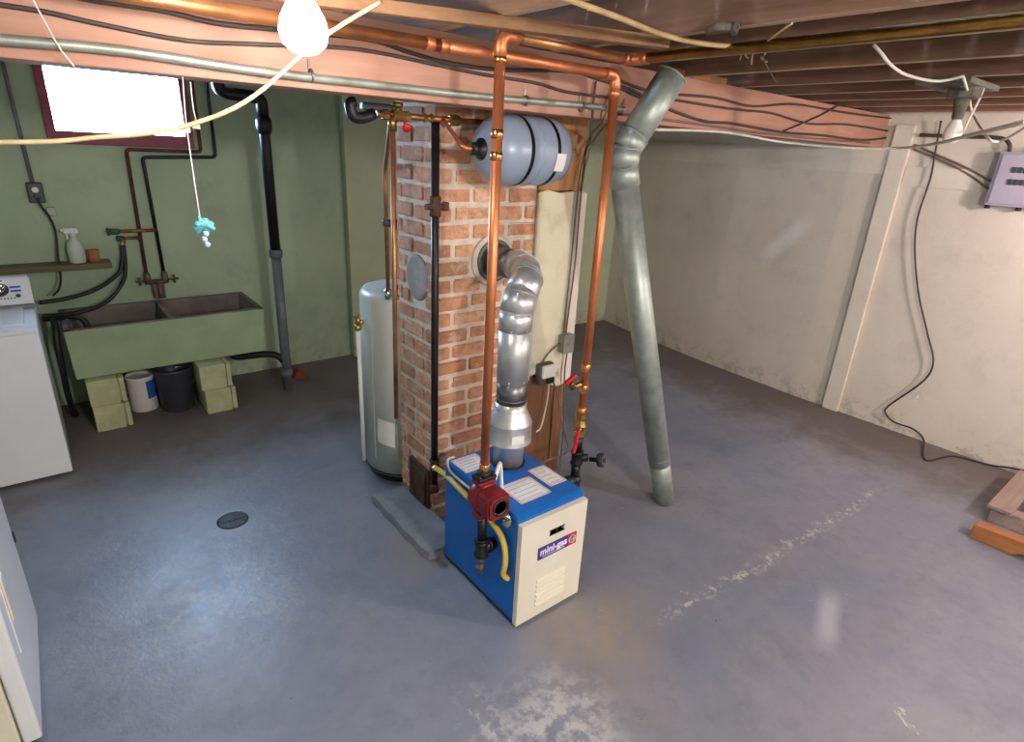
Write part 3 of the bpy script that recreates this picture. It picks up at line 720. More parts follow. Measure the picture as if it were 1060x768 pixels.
# copper drip pipe that ends in mid-air and the heater's riser
tag(MB().tube([(1.20, HY, HZ-.05), (1.187, HY+.0, .745)], .0105, 12).build('copper_drip_pipe', 'copper_old'), 'slim copper pipe hanging from the header and ending open above the floor', 'pipe')
HC = Vector((1.635, 3.055, 0)); HR = .262; HT = 1.20
hp = thing('heater_water_pipe', (1.44, 2.87, 1.25), 'slim copper pipe with black valve rising from the water heater top', 'pipe')
MB().tube(fillet([(1.24, HY+.005, HZ-.01), (1.245, HY+.10, HZ-.02), (1.447, 2.89, 1.86), (1.447, 2.89, 1.215)], .06, 6), .011, 12).build('pipe_run', 'copper_old', hp)
MB().lathe([(.018, 0), (.022, .008), (.022, .03), (.018, .038)], (1.447, 2.89, 1.575), n=10).cyl((1.447, 2.89, 1.595), (1.48, 2.86, 1.59), .02, 12).cyl((1.48, 2.86, 1.59), (1.492, 2.85, 1.588), .028, 12).build('valve', 'dark_plastic', hp)

# expansion tank strapped below the beam
et = thing('expansion_tank', (1.81, TY, TZ), 'pale blue-grey expansion tank strapped sideways in front of the chimney', 'tank')
MB().lathe([(.02, 0), (.06, .004), (.1, .02), (.128, .05), (.143, .095), (Tr, .12), (Tr, .35), (.143, .375), (.128, .415), (.1, .445), (.06, .46), (.02, .464)], (1.53, TY, TZ), (1, 0, 0), 40).torus((1.53+.23, TY, TZ), (1, 0, 0), Tr, .003, 40, 6).build('shell', 'tank_blue', et)
MB().lathe([(.02, -.05), (.026, -.045), (.026, -.025), (.02, -.02), (.045, -.004), (.045, .008)], (1.53, TY, TZ), (1, 0, 0), 20).build('inlet_fitting', 'dark_iron', et)
for xs in (1.70, 1.85):
    f = MB()
    n = 26
    n = 36; pth = [Vector((xs, TY-(Tr+.002)*math.sin(a_), TZ+(Tr+.002)*math.cos(a_))) for a_ in [math.radians(i*360/n) for i in range(n+1)]]
    bm2 = bmesh.new(); prev = None
    for p in pth:
        a1 = bm2.verts.new(p-Vector((.009, 0, 0))); a2 = bm2.verts.new(p+Vector((.009, 0, 0)))
        if prev: bm2.faces.new((prev[0], prev[1], a2, a1))
        prev = (a1, a2)
    bmesh.ops.solidify(bm2, geom=bm2.faces[:], thickness=.0025)
    f._merge(bm2); f.build('strap', 'dark_iron', et)
g = MB(); bm2 = bmesh.new(); prev = None
for i in range(7):
    a_ = math.radians(62+i*5); p = Vector((0, TY-(Tr+.0035)*math.sin(a_+.5), TZ+(Tr+.0035)*math.cos(a_+.5)))
    a1 = bm2.verts.new(p+Vector((1.835, 0, 0))); a2 = bm2.verts.new(p+Vector((1.89, 0, 0)))
    if prev: bm2.faces.new((prev[0], prev[1], a2, a1))
    prev = (a1, a2)
g._merge(bm2); g.build('sticker', 'paper', et)

# ------------------------------------------------------------------ leaning galvanised duct
du = thing('leaning_duct', (2.72, 1.77, 0), 'long galvanised round duct leaning from the floor up to the joists', 'duct')
D0, D1, D2 = Vector((2.725, 1.775, .012)), Vector((2.085, 1.865, 1.99)), Vector((2.275, 1.795, 2.325))
dv = (D1-D0).normalized()
MB().tube([D0, D0+dv*.35], .061, 30).torus(D0+dv*.35, dv, .062, .003, 30, 6).build('foot_pipe', 'galv', du)
g = MB().tube([D0+dv*.3, D1-dv*.10], .064, 30)
side = dv.cross(Vector((0, 0, 1))).normalized()
fr = (CAM-(D0+D1)/2).normalized(); sd = (side*.6+fr*.8); sd = (sd-dv*sd.dot(dv)).normalized()
g.tube([D0+dv*.36+side*.064*.7-fr*0, D1-dv*.1+side*.064*.7], .004, 6)
g.build('long_pipe', 'galv', du)
uv_ = (D2-D1).normalized()
e1, e2_ = D1-dv*.12, D1+uv_*.1
cp = [e1, e1*.25+D1*.75-Vector((0, 0, .0)), D1*.75+e2_*.25, e2_]
cp = [e1, e1.lerp(D1, .62), D1.lerp(e2_, .38), e2_]
for p, q_ in zip(cp, cp[1:]):
    d = (q_-p).normalized()
    MB().tube([p-d*.012, q_+d*.012], .068, 30).torus(q_, d, .0685, .003, 30, 6).build('elbow_gore', 'galv', du)
MB().tube([D1+uv_*.08, D2], .0665, 30).torus(D2, uv_, .0665, .004, 30, 6).build('outlet_pipe', 'galv', du)

# ------------------------------------------------------------------ water heater
wh = thing('water_heater', (HC.x, HC.y, 0), 'white cylindrical water heater behind the left side of the chimney', 'water heater')
MB().lathe([(HR, .05), (HR, HT-.05), (HR-.004, HT-.03), (HR-.02, HT-.008), (HR-.05, HT), (.06, HT+.012), (.01, HT+.014)], (HC.x, HC.y, 0), n=56).build('jacket', 'heater_white', wh)
MB().lathe([(HR-.02, 0), (HR-.02, .055)], (HC.x, HC.y, 0), n=40).build('base_ring', 'black_rubber', wh)
MB().torus((HC.x, HC.y, .06), (0, 0, 1), HR, .006, 56, 6).build('seam', 'dark_iron', wh)
ar = math.atan2(2.80-HC.y, 1.40-HC.x)
def on_heater(a_, z, off=0): return Vector((HC.x+(HR+off)*math.cos(a_), HC.y+(HR+off)*math.sin(a_), z))
g = MB(); bm2 = bmesh.new(); rows = []
for j in range(6):
    zz = .44-j*.032
    rows.append([bm2.verts.new(on_heater(math.radians(202+i*6.2), zz-.006*i+.003*math.sin(j), .004+.006*abs(math.sin(j*1.3+i))*(j > 2))) for i in range(5)])
for r_, s_ in zip(rows, rows[1:]):
    for i in range(4): bm2.faces.new((r_[i], r_[i+1], s_[i+1], s_[i]))
g._merge(bm2, True); g.build('taped_sheet', 'paper', wh)
g = MB()
for a_ in (195, 229): g.box(-.003, .003, -.003, .003, .15, 1.15, mat=Matrix.Translation((HC.x+(HR-.001)*math.cos(math.radians(a_)), HC.y+(HR-.001)*math.sin(math.radians(a_)), 0)))
g.build('jacket_seam', 'heater_white', wh)
MB().cyl((1.447, 2.89, HT-.02), (1.447, 2.89, HT+.035), .02, 12).cyl((1.50, 2.86, HT-.02), (1.50, 2.86, HT+.06), .018, 12).build('nipple', 'chrome', wh)
# discharge tube on its left
rv = thing('relief_discharge_pipe', (1.36, 3.1, .1), 'thin white discharge pipe with brass valve on the heater side', 'pipe')
MB().tube([(1.345, 3.08, .1), (1.345, 3.08, .965)], .0125, 12).build('tube', 'white_plastic', rv)
MB().lathe([(.016, 0), (.02, .006), (.02, .03), (.015, .036)], (1.345, 3.08, .96), n=10).cyl((1.345, 3.08, 1.01), (1.39, 3.075, 1.01), .014, 10).box(1.312, 1.36, 3.07, 3.085, 1.04, 1.048, .002).cyl((1.345, 3.08, .99), (1.345, 3.08, 1.045), .015, 10).build('relief_valve', 'brass', rv)

# ------------------------------------------------------------------ drain stack and pipes on the green wall
DX, DY = 1.40, 4.69
ds = thing('drain_stack', (DX, DY, 0), 'waste stack, black above and grey below, standing right of the laundry sink', 'pipe')
MB().tube([(DX, DY, .0), (DX, DY, 1.12)], .037, 20).lathe([(.045, 0), (.048, .03), (.037, .06)], (DX, DY, .12), n=20).lathe([(.037, 0), (.05, .02), (.05, .06), (.045, .07)], (DX, DY, 1.1), n=20).build('grey_pipe', 'grey_pipe', ds)
MB().tube([(DX, DY, 1.15), (DX, DY, 2.0), (DX-.004, DY, 2.2)], .038, 20).lathe([(.04, 0), (.056, .03), (.056, .09), (.045, .12)], (DX, DY, 2.0), n=20).tube(fillet([(DX, DY, 2.12), (DX, DY, 2.235), (DX-.08, DY, 2.245), (DX-.22, DY+.02, 2.25), (DX-.27, DY+.02, 2.27), (DX-.275, DY+.02, 2.5)], .07, 8), .042, 18).build('black_pipe', 'black_iron', ds)
MB().tube(fillet([(DX, DY, .22), (DX-.05, DY+.02, .30), (DX-.12, DY+.06, .315), (DX-.36, DY+.17, .29), (DX-.39, DY+.19, .38)], .05, 8), .027, 16).build('sink_waste', 'black_rubber', ds)
tag(MB().prism([(1.50, 0), (1.62, 0), (1.60, .05), (1.55, .09), (1.52, .07)], 1, 4.83, 4.93, .006).build('brick_fragment', 'red_clay'), 'broken red clay fragment on the floor right of the grey waste stack', 'brick')
# supply pipes zigzagging below the window
wy = 5.185
p1 = thing('sink_supply_pipe', (.57, wy, .9), 'old copper sink pipe bending below the window, left of the twin sink pipes', 'pipe', 'sink supply pipes')
MB().tube(fillet([(1.066, wy, 2.34), (1.066, wy, 1.85), (.581, wy, 1.85), (.571, wy, .93)], .03, 5), .0125, 12).build('pipe_run', 'rust_iron', p1)
p2 = thing('sink_supply_pipe', (.68, wy, .9), 'dark sink pipe bending below the window, right of the twin sink pipes', 'pipe', 'sink supply pipes')
MB().tube(fillet([(1.164, wy-.005, 2.34), (1.164, wy-.005, 1.815), (.673, wy-.005, 1.80), (.688, wy-.005, .93)], .03, 5), .0125, 12).build('pipe_run', 'black_iron', p2)
ft = thing('sink_faucet', (.63, 5.1, .8), 'old twin-handle brass faucet on the wall above the sink divider', 'faucet')
MB().lathe([(.02, -.02), (.026, .0), (.022, .05), (.016, .07)], (.571, wy-.02, .90), n=14).lathe([(.02, -.02), (.026, .0), (.022, .05), (.016, .07)], (.688, wy-.02, .90), n=14).tube([(.571, wy-.03, .895), (.688, wy-.03, .895)], .02, 12).tube(fillet([(.63, wy-.03, .9), (.63, wy-.13, .9), (.63, wy-.16, .80)], .05, 6), .017, 12).box(.59, .67, wy-.08, wy-.005, .77, .89, .012).build('body', 'old_brass', ft)
for s_ in (-1, 1):
    xx = .63+s_*.115
    MB().cyl((.63+s_*.06, wy-.03, .91), (xx, wy-.06, .915), .008, 8).cyl((xx, wy-.06, .885), (xx, wy-.06, .945), .008, 8).cyl((xx-.02, wy-.06, .915), (xx+.03*s_, wy-.06, .915), .008, 8).build('tap_handle', 'old_brass', ft)
wv = thing('washer_valves', (.45, wy, 1.27), 'pair of green-stained hose valves left of the sink pipes', 'valve')
MB().tube([(.40, wy-.03, 1.285), (.685, wy-.03, 1.285)], .013, 12).tube([(.42, wy-.035, 1.235), (.58, wy-.03, 1.235)], .012, 12).build('branch', 'copper_old', wv)
MB().lathe([(.018, 0), (.022, .01), (.022, .05), (.016, .06)], (.385, wy-.03, 1.285), (1, 0, 0), 10).lathe([(.026, 0), (.028, .006), (.026, .012)], (.372, wy-.03, 1.285), (1, 0, 0), 14).lathe([(.018, 0), (.022, .01), (.016, .05)], (.42, wy-.035, 1.235), (1, 0, 0), 10).build('valve_body', simple('verdigris', rgb(44, 96, 78), .6, .2, rgb(60, 80, 60), 20), wv)
MB().tube([(.46, wy-.035, 1.235), (.45, wy-.045, 1.20), (.44, wy-.05, 1.17)], .016, 10).build('hose_bib', 'brass', wv)
def hose(name, pts, r, label): return tag(MB().tube(pts, r, 10, 8).build(name, 'black_rubber'), label, 'hose', 'washer hoses')
hose('fill_hose', [(.445, wy-.05, 1.185), (.42, 5.11, 1.06), (.37, 5.08, .98), (.22, 5.03, .90), (.05, 4.99, .865), (-.10, 4.96, .86)], .014, 'upper black fill hose curving from the wall valves to the washer')
hose('fill_hose', [(.455, wy-.048, 1.185), (.435, 5.10, 1.02), (.40, 5.07, .93), (.30, 5.04, .82), (.17, 5.0, .77), (.02, 4.98, .755), (-.10, 4.965, .77)], .014, 'lower black fill hose curving from the wall valves across the sink corner')
hose('drain_hose', [(-.10, 4.9, .76), (.0, 4.85, .775), (.05, 4.79, .79), (.10, 4.765, .775), (.125, 4.76, .72), (.13, 4.76, .6)], .019, 'thick black drain hose hooked over the left sink rim')
hose('drain_hose', [(-.06, 4.93, .765), (-.045, 4.78, .74), (-.055, 4.73, .62), (-.06, 4.74, .45), (-.065, 4.80, .2), (-.05, 4.9, .03)], .019, 'thick black hose hanging down between washer and sink')

# outlet with conduit, plug and cord on the green wall
oc = thing('wall_outlet', (.02, 5.2, 1.55), 'black wall outlet at the end of a conduit, left of the window', 'outlet')
MB().tube([(.0, 5.205, 2.5), (.012, 5.205, 1.62)], .012, 12).build('conduit', 'grey_pipe', oc)
MB().box(-.025, .06, 5.165, 5.219, 1.49, 1.62, .006).build('outlet_box', 'black_plastic', oc)
MB().lathe([(.019, 0), (.019, .004), (.016, .006)], (.017, 5.166, 1.575), (0, -1, 0), 16).build('socket', 'white_plastic', oc)
MB().lathe([(.019, 0), (.019, .012), (.012, .02)], (.02, 5.166, 1.53), (0, -1, 0), 12).build('socket', 'dark_plastic', oc)
tag(MB().tube([(.02, 5.14, 1.525), (.03, 5.14, 1.47), (.06, 5.15, 1.40), (.075, 5.15, 1.30), (.06, 5.13, 1.15), (.045, 5.07, 1.0), (.02, 5.02, .93), (-.02, 4.97, .90)], .007, 8, 8).build('power_cord', 'black_rubber'), 'black power cord hanging from the wall outlet down to the washer', 'cord')
tag(MB().box(.055, .105, 5.185, 5.219, 1.40, 1.46, .004).build('wall_bracket', 'grey_box'), 'small grey bracket on the green wall just below the outlet', 'bracket')
# shelf, bottle, cup
tag(MB().box(-1.0, .355, 5.03, 5.219, 1.045, 1.085, .005).build('wall_shelf', 'shelf'), 'rough wooden plank shelf on the green wall above the washer', 'shelf')
sb = thing('spray_bottle', (.16, 5.12, 1.085), 'translucent spray bottle with white trigger on the wall shelf', 'bottle')
MB().lathe([(.045, 0), (.05, .006), (.05, .11), (.042, .14), (.022, .165), (.016, .18), (.016, .19)], (.165, 5.12, 1.0855), n=24).build('bottle', 'translucent', sb)
MB().lathe([(.02, 0), (.02, .02)], (.165, 5.12, 1.27), n=16).box(.115, .2, 5.108, 5.132, 1.288, 1.325, .008).box(.10, .12, 5.113, 5.127, 1.30, 1.32, .004).box(.128, .137, 5.112, 5.128, 1.25, 1.29, .003).build('trigger_head', 'white_plastic', sb)
tag(MB().lathe([(.03, 0), (.034, .003), (.036, .085), (.033, .085), (.031, .01)], (.262, 5.12, 1.0855), n=20, cap=False).lathe([(.031, .002), (.031, .008)], (.262, 5.12, 1.0855), n=20).build('clay_cup', 'orange_clay'), 'small orange-brown cup on the wall shelf beside the spray bottle', 'cup')

# ------------------------------------------------------------------ laundry sink on blocks
SX0, SX1, SY0, SY1, SZ0, SZ1 = -.01, 1.24, 4.60, 5.20, .385, .738
sk = thing('laundry_sink', (.62, 4.9, .385), 'green painted double concrete laundry sink standing on blocks', 'sink')
def ring_tub(x0, x1):   # one basin seen as inside walls and bottom
    g = MB(); t = .035; sl = .06
    yb0, yt0 = SY0+t+sl, SY0+t
    pts = [(x0, yt0, SZ1), (x1, yt0, SZ1), (x1, SY1-t, SZ1), (x0, SY1-t, SZ1)]
    lo = [(x0+.02, yb0, SZ0+.05), (x1-.02, yb0, SZ0+.05), (x1-.02, SY1-t-.01, SZ0+.05), (x0+.02, SY1-t-.01, SZ0+.05)]
    bm = bmesh.new(); A = [bm.verts.new(p) for p in pts]; B = [bm.verts.new(p) for p in lo]
    for i in range(4): bm.faces.new((A[i], A[(i+1) % 4], B[(i+1) % 4], B[i]))
    bm.faces.new(B)
    for v in bm.verts: g.bm.verts.new(v.co)
    g.bm.verts.ensure_lookup_table(); bm.verts.index_update()
    for f in bm.faces: g.bm.faces.new([g.bm.verts[v.index] for v in f.verts])
    bm.free(); return g
xm = .615
for a_, b2 in ((SX0+.035, xm-.018), (xm+.018, SX1-.035)): ring_tub(a_, b2).build('basin', 'sink_in', sk)
# outer shell with open top: front slopes back to the bottom
def shell():
    bm = bmesh.new(); s = .05
    T = [(SX0, SY0, SZ1), (SX1, SY0, SZ1), (SX1, SY1, SZ1), (SX0, SY1, SZ1)]
    B = [(SX0+.012, SY0+s, SZ0), (SX1-.012, SY0+s, SZ0), (SX1-.012, SY1, SZ0), (SX0+.012, SY1, SZ0)]
    A = [bm.verts.new(p) for p in T]; Bv = [bm.verts.new(p) for p in B]
    for i in range(4): bm.faces.new((A[i], Bv[i], Bv[(i+1) % 4], A[(i+1) % 4]))
    bm.faces.new(Bv[::-1])
    g = MB(); g._merge(bm); return g
shell().build('outer_shell', 'sink_green', sk)
t = .035
rm = MB().box(SX0, SX1, SY0, SY0+t, SZ1-.004, SZ1+.006, .003).box(SX0, SX1, SY1-t, SY1, SZ1-.004, SZ1+.006, .003).box(SX0, SX0+t, SY0, SY1, SZ1-.004, SZ1+.006, .003).box(SX1-t, SX1, SY0, SY1, SZ1-.004, SZ1+.006, .003).box(xm-.018, xm+.018, SY0+t, SY1-t, SZ1-.02, SZ1+.004, .003)
rm.build('rim', 'sink_in', sk)
def block(x0, y0, z0, label, dx=.215):
    g = MB().box(x0+.0, x0+dx-.04, y0, y0+.39, z0, z0+.188, .006).box(x0+dx-.045, x0+dx-.03, y0+.02, y0+.37, z0+.012, z0+.176, .003).box(x0+dx-.032, x0+dx, y0+.003, y0+.387, z0+.003, z0+.185, .006)
    tag(g.build('cinder_block', 'cinder_green'), label, 'block', 'blocks under the laundry sink')
block(.05, 4.58, 0, 'green painted concrete block on the floor under the left end of the sink')
block(.045, 4.585, .1885, 'green painted concrete block, upper of the two under the left sink end')
block(.735, 4.50, 0, 'green painted concrete block on the floor under the right end of the sink')
block(.72, 4.51, .1885, 'green painted concrete block, upper of the two under the right sink end')
bk = thing('paint_can', (.36, 4.86, 0), 'white paint can with blue label between the blocks under the sink', 'can')
MB().lathe([(.088, 0), (.092, .004), (.092, .255), (.096, .26), (.096, .27), (.088, .272), (.085, .262), (.02, .26)], (.375, 4.87, 0), n=28).build('can', 'paper', bk)
g = MB(); bm2 = bmesh.new(); rows = []
for i in range(9):
    a_ = math.radians(-75+i*11); rows.append([bm2.verts.new((.375+.0935*math.cos(a_), 4.87+.0935*math.sin(a_), zz)) for zz in (.10, .24)])
for r_, s_ in zip(rows, rows[1:]): bm2.faces.new((r_[0], s_[0], s_[1], r_[1]))
g._merge(bm2, True); g.build('label_patch', 'blue_print', bk)
dk = thing('dark_bucket', (.6, 4.72, 0), 'dark grey bucket between the blocks under the sink', 'bucket')
MB().lathe([(.105, 0), (.11, .005), (.128, .31), (.133, .315), (.133, .33), (.126, .332), (.12, .31), (.1, .02)], (.585, 4.76, 0), n=28).build('pail', 'dark_plastic', dk)
MB().torus((.585, 4.76, .30), (0, 0.55, 1), .134, .0035, 24, 6, -PI, 0).build('bail_handle', 'chrome', dk)

# ------------------------------------------------------------------ washer
wa = thing('washing_machine', (-.45, 4.4, 0), 'white top-loading washing machine with control console left of the sink', 'washing machine')
ax0, ax1, ay0, ay1 = -.80, -.118, 4.035, 4.80
MB().box(ax0, ax1, ay0, ay1, .02, .905, .012, 3).build('cabinet', 'white_enamel', wa)
MB().box(ax0, ax1, ay0-.004, 4.565, .906, .93, .01, 3).build('deck', 'white_enamel', wa)
ld = MB().box(ax0+.05, ax1-.055, ay0+.10, 4.54, .929, .942, .01, 3).build('lid', 'white_enamel', wa)
MB().box(ax0+.3, ax0+.42, ay0+.104, ay0+.13, .941, .945, .002).build('lid_grip', 'dark_plastic', ld)
co_ = MB().prism([(4.56, .93), (4.575, .965), (4.72, 1.09), (4.80, 1.09), (4.82, .93)], 0, ax0, ax1, .008).build('console', 'white_enamel', wa)
cn = Vector((0, -.653, .757)).normalized(); cu = Vector((0, .757, .653)).normalized()
def con(xx, s_, off=0): return Vector((xx, 4.575, .965)) + cu*s_ + cn*off
MB().lathe([(.052, 0), (.052, .004), (.047, .006)], con(-.275, .1, -.001), cn, 28).build('dial_ring', 'dark_plastic', co_)
MB().lathe([(.036, 0), (.036, .018), (.032, .022)], con(-.275, .1, .004), cn, 28).build('dial', 'chrome', co_)
RM = Matrix((( 1, 0, 0, 0), (0, cu.y, cn.y, 0), (0, cu.z, cn.z, 0), (0, 0, 0, 1)))
for dx, ds_ in ((.082, .115), (.082, .085)):
    MB().box(-.026, .026, -.006, .006, 0, .005, .002, mat=Matrix.Translation(con(-.275+dx, ds_, 0)) @ RM).build('button', 'blue_print', co_)
MB().lathe([(.012, 0), (.012, .008), (.009, .01)], con(-.185, .045), cn, 16).build('start_button', 'dark_plastic', co_)
g = MB()
for i in range(7): g.box(-.004, .004, -.004, .004, 0, .002, mat=Matrix.Translation(con(-.30+i*.016, .032, 0)) @ RM)
g.box(-.05, .05, -.004, .004, 0, .002, mat=Matrix.Translation(con(-.30, .168, 0)) @ RM)
g.build('markings', 'dark_plastic', co_)
MB().box(ax0, ax1, 4.52, 4.565, .93, .955, .008).build('console_base', 'grey_pipe', wa)

# dryer at the near left
dy = thing('clothes_dryer', (-.65, 2.4, 0), 'white boxy dryer in the near left corner, its side turned to the floor drain', 'dryer')
qx = -.318
MB().box(-1.0, qx-.055, 2.055, 2.74, .02, .91, .008).build('cabinet', 'cream_enamel', dy)
MB().box(qx-.051, qx, 2.055, 2.74, .02, .91, .012, 3).build('access_panel', 'white_enamel', dy)
dd_ = MB().box(qx-.006, qx+.003, 2.15, 2.62, .32, .80, .004, 3).build('door', 'white_enamel', dy)
MB().box(qx+.002, qx+.008, 2.17, 2.21, .44, .62, .003).build('handle', 'cream_enamel', dd_)
for zz in (.70, .43): MB().box(qx-.004, qx+.006, 2.725, 2.744, zz-.022, zz+.022, .002).build('hinge', 'dark_iron', dy)
MB().box(-1.0, qx, 2.06, 2.735, .912, .93, .006).build('lid_panel', 'white_enamel', dy)
MB().cyl((-.36, 2.09, 0), (-.36, 2.09, .022), .02, 12).cyl((-.36, 2.7, 0), (-.36, 2.7, .022), .02, 12).cyl((-.95, 2.09, 0), (-.95, 2.09, .022), .02, 12).cyl((-.95, 2.7, 0), (-.95, 2.7, .022), .02, 12).build('feet', 'black_rubber', dy)

# floor drain
fd = thing('floor_drain', (.535, 3.02, 0), 'round rusty floor drain grate in the blue floor', 'drain')
MB().lathe([(.078, 0), (.08, .003), (.074, .004), (.07, .001)], (.535, 3.02, .0), n=32).build('rim', 'dark_iron', fd)
MB().lathe([(.069, 0), (.069, .0008)], (.535, 3.02, .0), n=32).build('pit', 'black_rubber', fd)
g = MB()
for i in range(-4, 5):
    h_ = math.sqrt(max(0, .068**2-(i*.0145)**2)); g.box(.535+i*.0145-.003, .535+i*.0145+.003, 3.02-h_, 3.02+h_, .0012, .004)
g.box(.535-.068, .535+.068, 3.016, 3.024, .0012, .004); g.build('grate', 'dark_iron', fd)

# ------------------------------------------------------------------ boards and fittings on the cream wall
tag(MB().prism([(1.80, 0), (1.93, 0), (1.93, 2.30), (1.80, 2.30)], 0, 5.135, 5.169, .004).build('wall_strut', 'cream_board'), 'cream painted upright board leaning on the right wall', 'board')
tag(MB().prism([(5.154, 1.935), (5.169, 1.935), (5.169, 2.2), (5.219, 3.2), (5.319, 4.1), (5.41, 4.6), (5.395, 4.6), (5.304, 4.1), (5.204, 3.2), (5.154, 2.2)], 2, 1.955, 2.13).build('wall_board', 'cream_board'), 'long cream painted horizontal board on the wall left of the upright board', 'board', 'cream boards on the right wall')
tag(MB().box(5.154, 5.169, 1.30, 1.795, 1.88, 2.02, .003).build('wall_board', 'cream_board'), 'short cream painted horizontal board right of the upright board', 'board', 'cream boards on the right wall')
ep = thing('breaker_panel', (5.12, 1.0, 1.95), 'pale lavender-grey breaker panel on the right wall', 'electrical panel')
MB().box(5.08, 5.169, .70, 1.235, 1.80, 2.14, .006).build('box', 'panel_grey', ep)
dr_ = MB().box(5.068, 5.081, .72, 1.215, 1.815, 2.125, .004).build('cover', 'panel_grey', ep)
for zz in (2.03, 1.955):
    for i in range(4): MB().box(5.06, 5.069, 1.13-i*.03-.012, 1.13-i*.03+.012, zz-.018, zz+.018, .002).build('breaker', 'dark_plastic', dr_)
for yy in (1.22, 1.05): MB().cyl((5.12, yy, 1.80), (5.12, yy, 1.778), .016, 12).build('cable_clamp', 'dark_iron', ep)
tag(MB().tube([(5.12, 1.02, 2.14), (5.12, 1.02, 2.4)], .022, 14).build('panel_conduit', 'white_plastic'), 'cream conduit rising from the breaker panel top', 'conduit')
tag(MB().tube([(5.12, 1.2, 2.14), (5.12, 1.215, 2.19), (5.125, 1.28, 2.225), (5.13, 1.5, 2.23), (5.12, 1.75, 2.235)], .012, 10, 8).build('panel_cable', 'dark_cable'), 'thick dark cable curving out of the breaker panel top', 'cable')
for pts, lab in (([(5.14, 1.25, 1.95), (5.155, 1.42, 2.03), (5.155, 1.6, 2.10), (5.155, 1.78, 2.17)], 'upper of two grey cables sloping up the wall beside the breaker panel'),
                 ([(5.14, 1.25, 1.90), (5.155, 1.40, 1.99), (5.155, 1.58, 2.07), (5.155, 1.78, 2.14)], 'lower of two grey cables sloping up the wall beside the breaker panel')):
    tag(MB().tube(pts, .007, 8, 6).build('wall_cable', 'grey_cable'), lab, 'cable', 'cables beside the breaker panel')

# brown cord down the right wall and over the floor
cp_ = [oy(971, 140, 1.72)*0 + Vector((5.11, 1.64, 2.33))] + [ox(x, y, 5.125) for x, y in ((968, 158), (963, 185), (950, 225), (947, 260), (951, 305), (960, 345), (966, 375), (955, 395), (920, 420), (917, 428), (926, 437))]
cp_ += [ox(945, 444, 5.0), oz(956, 455, .03), oz(958, 476, .008), oz(985, 472, .008), (5.12, .78, .008), (5.148, .68, .012), (5.152, .58, .04), (5.152, .40, .06), (5.15, .1, .03)]
tag(MB().tube(cp_, .0065, 8, 8).build('brown_cord', 'brown_cable'), 'thin dark cord snaking down the cream wall onto the floor', 'cord')

# pallet at the right edge
pl = thing('wooden_pallet', (4.3, .1, 0), 'broken wooden pallet lying at the right edge of the floor', 'pallet')
MB().prism([(.51, .0), (.51, .085), (.30, .10), (-.5, .10), (-.5, 0), (.12, 0), (.15, .03), (.28, .03), (.31, 0)], 0, 3.95, 4.04, .006).build('stringer', 'pallet_orange', pl)
MB().box(4.26, 4.35, -.5, .50, 0, .1, .005).build('stringer', 'pallet_grey', pl)
MB().box(4.85, 4.94, -.5, .50, 0, .1, .005).build('stringer', 'pallet_grey', pl)
for yy in (.40, .19, -.03, -.3): MB().box(4.22 if yy > .3 else 4.3, 4.96, yy, yy+.12, .1005, .122, .003).build('deck_board', 'pallet_grey', pl)
for xx in (4.08, 4.5): pass

# ------------------------------------------------------------------ bulbs
BL = Vector((.56, 1.51, 2.235))
lb = thing('lit_bulb', tuple(BL), 'glaring lit bulb hanging from the ceiling at the top edge', 'light bulb')
MB().lathe([(.012, .075), (.02, .06), (.034, .045), (.05, .015), (.055, -.01), (.048, -.035), (.03, -.052), (.008, -.058)], BL, n=28).build('glass', 'bulb_lit', lb)
MB().lathe([(.02, .062), (.024, .07), (.024, .11), (.05, .118), (.052, .135)], BL, n=20).build('lampholder', 'white_plastic', lb)
LB = Vector((3.30, 1.0, 2.155))
ub = thing('unlit_bulb', tuple(LB), 'unlit white bulb hanging in a lampholder near the breaker panel', 'light bulb')
MB().lathe([(.014, .07), (.02, .055), (.032, .03), (.037, .005), (.034, -.018), (.02, -.034), (.005, -.038)], LB, n=24).build('glass', 'bulb_off', ub)
MB().lathe([(.018, .062), (.022, .07), (.024, .11), (.03, .125), (.03, .145)], LB, n=18).build('lampholder', 'fiber', ub)
MB().lathe([(.05, .145), (.066, .15), (.066, .205), (.06, .214)], LB, n=8, smooth=False).build('ceiling_box', 'fiber', ub)
tag(MB().box(3.1, 3.5, .93, 1.14, 2.345, 2.369, .006, mat=Matrix.Translation((0, 0, 0))).build('mounting_board', 'fiber'), 'grey board under the joists carrying the unlit bulb', 'board')

# ------------------------------------------------------------------ cables along the beam
def wire(name, pts, r, mat, label, cat='cable', group=None, sm=6, rf=None, n=8):
    return tag(MB().tube(pts, r, n, sm, rf).build(name, mat), label, cat, group)
F_ = BY0
cond = catmull([oy(x, y, F_-.016) for x, y in ((-60, 36), (0, 41), (130, 53), (270, 74), (400, 89), (500, 100), (590, 108), (645, 113))], 60)
fc = wire('flexible_conduit', cond, .0135, 'conduit', 'grey flexible metal conduit running along the beam face', 'conduit', None, 0, lambda i: (1.1 if i % 2 else .92) if i < 200 else 1, 10)
for xx in (-.1, .75, 1.62, 1.93): MB().torus((xx, F_-.014, 2.1785), (1, 0, 0), .0175, .0035, 14, 6).box(xx-.004, xx+.004, F_-.004, F_-.0005, 2.196, 2.225).build('clip', 'galv_dark', fc)
wire('beam_cable', [oy(x, y, F_-.007) for x, y in ((-40, 0), (0, 5), (50, 13), (104, 25), (193, 42), (270, 46), (370, 51), (456, 68), (500, 77), (555, 86), (586, 95), (632, 101))], .006, 'dark_cable', 'dark cable just above the flexible conduit on the beam', group='cables stapled to the beam')
